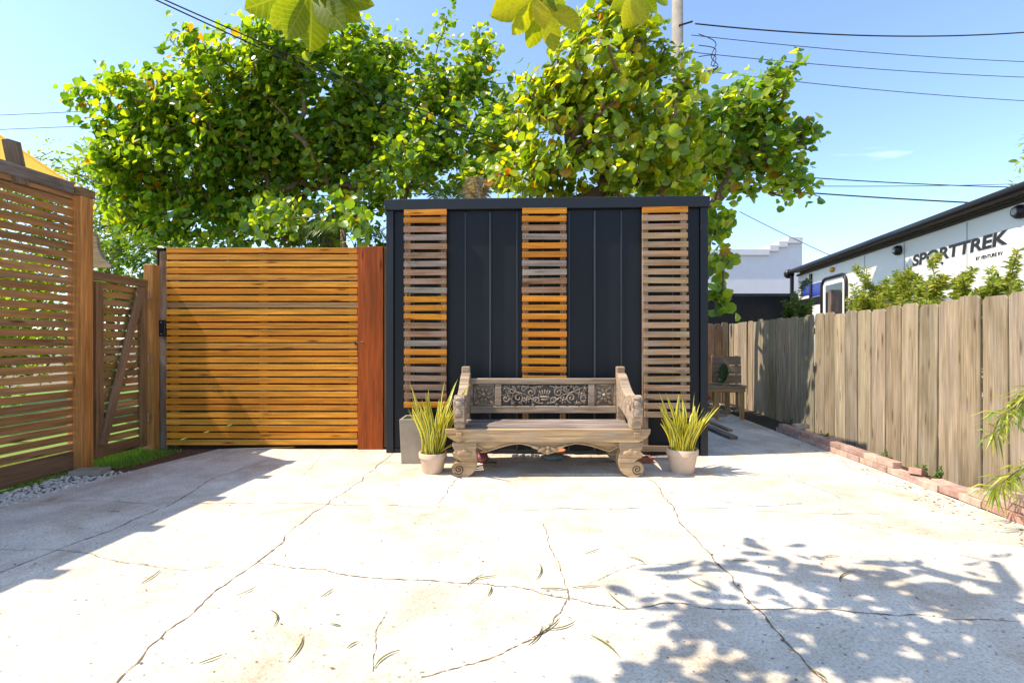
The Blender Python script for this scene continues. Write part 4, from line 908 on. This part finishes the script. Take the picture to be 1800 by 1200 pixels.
# podocarpus behind the fence
def needles(mb, path, rng, ln, wd, dens, up=.5):
    for a, b in zip(path, path[1:]):
        tg = (b - a).normalized(); o = tg.orthogonal().normalized(); o2 = tg.cross(o)
        for i in range(dens):
            an = rng.uniform(0, 6.28); p = a.lerp(b, rng.random()); d = (o*math.cos(an) + o2*math.sin(an) + tg*up*rng.uniform(.4, 1.4)).normalized(); s = d.cross(rv_(rng)).normalized()*wd; l = ln*rng.uniform(.6, 1.1); e = Vector((0, 0, -.15*l))
            mb.add([p, p + d*l*.5 + s, p + d*l + e, p + d*l*.5 - s], [(0, 1, 2, 3)])
def podo(label, loc, h, stems, lmat, seed, spread=.25, ln=.075, low=.5):
    rng = random.Random(seed); t = thing('podocarpus_shrub', loc, label, 'shrub'); loc = Vector(loc); mb = MB(); sb = MB()
    for k in range(stems):
        hh = h*rng.uniform(.8, .93) if k else h; a = rng.uniform(0, 6.28); sp_ = spread*rng.uniform(.3, 1)*(1 if k else .2); tip = loc + Vector((math.cos(a)*sp_*.6, math.sin(a)*sp_*1.5, hh))
        path = [loc.lerp(tip, i/8) + Vector((rng.gauss(0, .015), rng.gauss(0, .015), 0)) for i in range(9)]; sb.add(*tube(path, [.014*(1 - .8*i/8) for i in range(9)], 5)); needles(mb, path[int(8*low):], rng, ln, .008, 58)
        for j in range(8):
            q = rng.uniform(low, .95); b = loc.lerp(tip, q); an = rng.uniform(0, 6.28); e = b + Vector((math.cos(an)*.1, math.sin(an)*.12, .2*rng.uniform(.5, 1.3))); pth = [b.lerp(e, i/3) for i in range(4)]; sb.add(*tube(pth, .004, 4)); needles(mb, pth, rng, ln*.9, .008, 44)
    sb.obj('stems', M_bark, t); tag(mb.obj('foliage', lmat, t), kind='stuff')
for i, (px, top, st, mt, lb) in enumerate([(1405, 492, 7, LM_PD, 'dark green podocarpus shrub topping the far part of the fence'), (1528, 466, 6, LM_P, 'podocarpus with a leaning yellow tip left of the trailer lettering'), (1592, 470, 5, LM_P, 'tall podocarpus shoot below the round black speaker'), (1645, 444, 5, LM_P, 'tallest podocarpus covering part of the trailer lettering'), (1690, 492, 6, LM_P, 'bushy podocarpus just right of the tallest one over the fence'), (1745, 482, 6, LM_P, 'podocarpus shrub second from the right edge above the fence'), (1792, 452, 6, LM_P, 'podocarpus shrub at the right edge above the fence')]):
    k = (px-900)/850; d = (3.65 + .35)/(k - .1); x = k*d; h = 1.3 + (600-top)/850*d; podo(lb, (x, d, -.03), h, st, mt, 70+i, .3, .085, .62)
# foreground podocarpus branch at right
t = thing('podocarpus_branch_plant', (3.95, 3.05, 0), 'long leaved podocarpus drooping over the brick border at the right edge', 'shrub'); rng = random.Random(90); mb = MB(); sb = MB()
for tip, mid in [((3.33, 3.32, .78), (3.75, 3.2, 1.05)), ((3.42, 3.45, .62), (3.7, 3.3, .95)), ((3.28, 3.3, .3), (3.7, 3.2, .62)), ((3.45, 3.5, .22), (3.75, 3.3, .5)), ((3.5, 3.3, .95), (3.8, 3.2, 1.1)), ((3.55, 3.15, .5), (3.8, 3.1, .8))]:
    path = spline([(3.95, 3.05, .02), (3.92, 3.08, mid[2]*.6), mid, tip], 5); sb.add(*tube(path, [.012*(1 - .75*i/(len(path)-1)) for i in range(len(path))], 5))
    for a, b in zip(path[8:], path[9:]):
        for i in range(17):
            p = a.lerp(b, rng.random()); d = (rv_(rng)*.8 + Vector((-.35, -.1, -.35))).normalized(); l = rng.uniform(.1, .2); s = d.cross(rv_(rng)).normalized()*.006; m_ = p + d*l*.5; e = p + d*l - Vector((0, 0, .35*l)); mb.add([p, m_ + s, e, m_ - s], [(0, 1, 2, 3)])
sb.obj('stems', M_bark, t); tag(mb.obj('foliage', LM_P, t), kind='stuff')
# weeds at the fence foot
for i, (px, py, lb) in enumerate([(1633, 832, 'small green weed at the fence foot beside the tilted brick'), (1610, 805, 'tiny weed growing at the fence between two boards'), (1430, 745, 'thin weed climbing the far shaded fence'), (1477, 768, 'low weed behind the far bricks'), (1650, 838, 'yellowish weed at the fence foot under the hole')]):
    g = G(px, py); g.x = FR(g.y) - .06; g.z = -.02; t = thing('weed', g, lb, 'weed'); rng = random.Random(100+i); mb = MB(); sb = MB()
    for k in range(4):
        a = rng.uniform(0, 6.28); h = rng.uniform(.05, .15); tip = g + Vector((math.cos(a)*.06, math.sin(a)*.08, h)); sb.add(*tube([g, g.lerp(tip, .5), tip], .003, 4))
        for j in range(9):
            p = g.lerp(tip, rng.uniform(.3, 1)); M = basis(p, rv_(rng) + Vector((-.5, 0, .6)), rv_(rng), rng.uniform(.02, .04)); mb.add([M @ Vector(q) for q in ov[0]], ov[1])
    sb.obj('stems', LM_H, t); mb.obj('foliage', LM_H, t)
# sprig at right edge (branch of a tree beyond the frame)
bushy('roadside_tree', 'tree mostly out of frame whose sprigs show at the right edge', 'tree', (12.4, 10.4, 0), (12.4, 10.4, 3.0), [((12.1, 10.4, 5.6), (.75, 1.0, 1.0)), ((13.2, 11, 4.6), (1.2, 1.2, 1.4))], 12, LM_S, 55, (.12, .2), 18, .3, ov, .1)

# ------------------------------------------------------------------ overhead almond tree (hanging leaves and the shade at lower right)
rng = random.Random(7); t = thing('almond_tree', (3.0, -1.6, 0), 'overhanging almond tree whose big backlit leaves hang into the top of the view', 'tree')
al = oval(1, .47, 9, .16, 1.05); leaves = []; tips = []
def hang(b, e, d, w=1.0):
    A, B = P(*b, d), P(*e, d + rng.uniform(-.12, .12)); ln = (B - A).length; nr = Vector((rng.uniform(.2, 1.0), -1, rng.uniform(-.6, .1))); nr -= (B - A)*(nr.dot(B - A)/(B - A).length_squared); leaves.append((basis(A, nr, B - A, ln), 0))
for c, lv in [((545, -18), [(430, 12), (478, 48), (505, 62), (552, 78), (572, 22), (596, 40), (632, 30), (655, -2)]), ((948, -8), [(868, 22), (905, 62), (935, 82), (978, 86), (1022, 42), (958, 40), (1000, 10)]), ((1118, -22), [(1072, 18), (1104, 42), (1132, 36), (1160, 18), (1182, 0), (1090, -5)])]:
    tips.append(P(*c, 2.55))
    for e in lv: hang((c[0] + rng.uniform(-8, 8), c[1] + rng.uniform(-5, 12)), e, 2.5 + rng.uniform(-.1, .1))
cot = 1/math.tan(rad(SUN_EL))
for gx, gy in [(1375, 985), (1395, 1010), (1440, 1025), (1490, 1045), (1545, 1035), (1590, 1055), (1640, 1045), (1700, 1050), (1765, 1040), (1185, 1085), (1225, 1110), (1265, 1065), (1320, 1085), (1390, 1085), (1455, 1100), (1530, 1100), (1605, 1105), (1690, 1110), (1770, 1110), (1255, 1185), (1330, 1150), (1420, 1160), (1500, 1165), (1590, 1165), (1680, 1170), (1770, 1175), (1110, 1215), (1190, 1220), (1400, 1230), (1560, 1230), (1720, 1230)]:
    g = G(gx, gy); z = 1.3 + .706*g.y + rng.uniform(.35, .75); c = Vector((g.x - z*cot*math.cos(rad(SUN_AZ)), g.y - z*cot*math.sin(rad(SUN_AZ)), z)); tips.append(c)
    n = rng.randint(11, 14)
    for k in range(n):
        a = 6.28*k/n + rng.uniform(-.4, .4); f = Vector((math.cos(a), math.sin(a), rng.uniform(-.25, .2))); leaves.append((basis(c + f*.04 + rv_(rng)*.2, Vector((rng.uniform(-.8, .3), rng.uniform(-.5, .5), 1)), f, rng.uniform(.11, .2)), 0))
skeleton(t, (3.0, -1.6, 0), tips, rng, .12, M_bark, (2.6, -1.0, 3.6), .006)
finish_leaves(t, leaves, [al], LM_T, 300)

# ------------------------------------------------------------------ fallen blades on the concrete
FB = [(265, 1015, 40, -35), (433, 1040, 38, -25), (575, 1043, 26, -35), (478, 1088, 30, 80), (520, 1140, 50, -60), (370, 1160, 45, -20), (590, 1100, 20, 10), (680, 1160, 55, -35), (945, 1005, 30, -80), (1040, 970, 30, -20), (1118, 985, 32, 20), (1300, 987, 28, 0), (1235, 1028, 55, 22), (975, 1037, 50, 3), (1030, 1033, 50, -3), (1087, 1057, 45, 40), (1065, 1138, 65, 38), (960, 1105, 60, -35), (940, 1118, 45, -55), (985, 1100, 55, -15), (1490, 1015, 32, -35), (1460, 980, 32, -4), (850, 1017, 45, -10), (835, 1020, 35, -35), (860, 1040, 20, -70), (200, 900, 20, 0), (1440, 1188, 30, 30), (620, 1135, 22, -30)]
FBL = ['at the shade edge far left of the patio', 'left of the long diagonal crack, near its middle', 'just right of the crack crossing at left centre', 'standing almost upright in the view at lower left', 'longest of those at lower left, strongly bowed', 'nearly flat one at the far lower left', 'shortest one between the lower left blades', 'touching the short upright crack at bottom centre', 'beside the small crack below the bench', 'highest one below the bench legs', 'just right of the highest one below the bench', 'right of the long right hand crack, in full sun', 'at the top left edge of the leafy shade', 'left one of two on the crosswise crack', 'right one of two on the crosswise crack', 'crossing the crack below the centre', 'steep one alone at the bottom centre right', 'middle one of the three-blade bunch at bottom centre', 'steepest one of the three-blade bunch at bottom centre', 'flattest one of the three-blade bunch at bottom centre', 'inside the leafy shade near its upper rim', 'lying just above the leafy shade in sun', 'flat one of the pair at the centre of the patio', 'steeper one of the pair at the centre of the patio', 'tiny steep one below the centre pair', 'tiny one in the shade of the tall screen', 'at the bottom edge by the long right hand crack', 'small one left of the short upright crack']
for (px, py, l, an), fl in zip(FB, FBL):
    a = G(px - l/2*math.cos(rad(an)), py - l/2*math.sin(rad(an))); b = G(px + l/2*math.cos(rad(an)), py + l/2*math.sin(rad(an))); d = b - a; n = Vector((-d.y, d.x, 0)).normalized(); bow = R.uniform(-.15, .15)*d.length; mb = MB(); v = []
    for i in range(9):
        q = i/8; p = a.lerp(b, q) + n*bow*4*q*(1-q); w_ = .0042*math.sin(math.pi*(.08 + .88*q)); z = .005 + .004*math.sin(math.pi*q); v += [p + n*w_ + Vector((0, 0, z)), p + Vector((0, 0, z + .003)), p - n*w_ + Vector((0, 0, z))]
    for i in range(8): mb.f += [(3*i, 3*i+1, 3*i+4, 3*i+3), (3*i+1, 3*i+2, 3*i+5, 3*i+4)]
    mb.v = [tuple(p) for p in v]; tag(mb.obj('fallen_blade', LM_Y), 'thin fallen leaf blade ' + fl, 'leaf', 'fallen leaf blades on the patio')
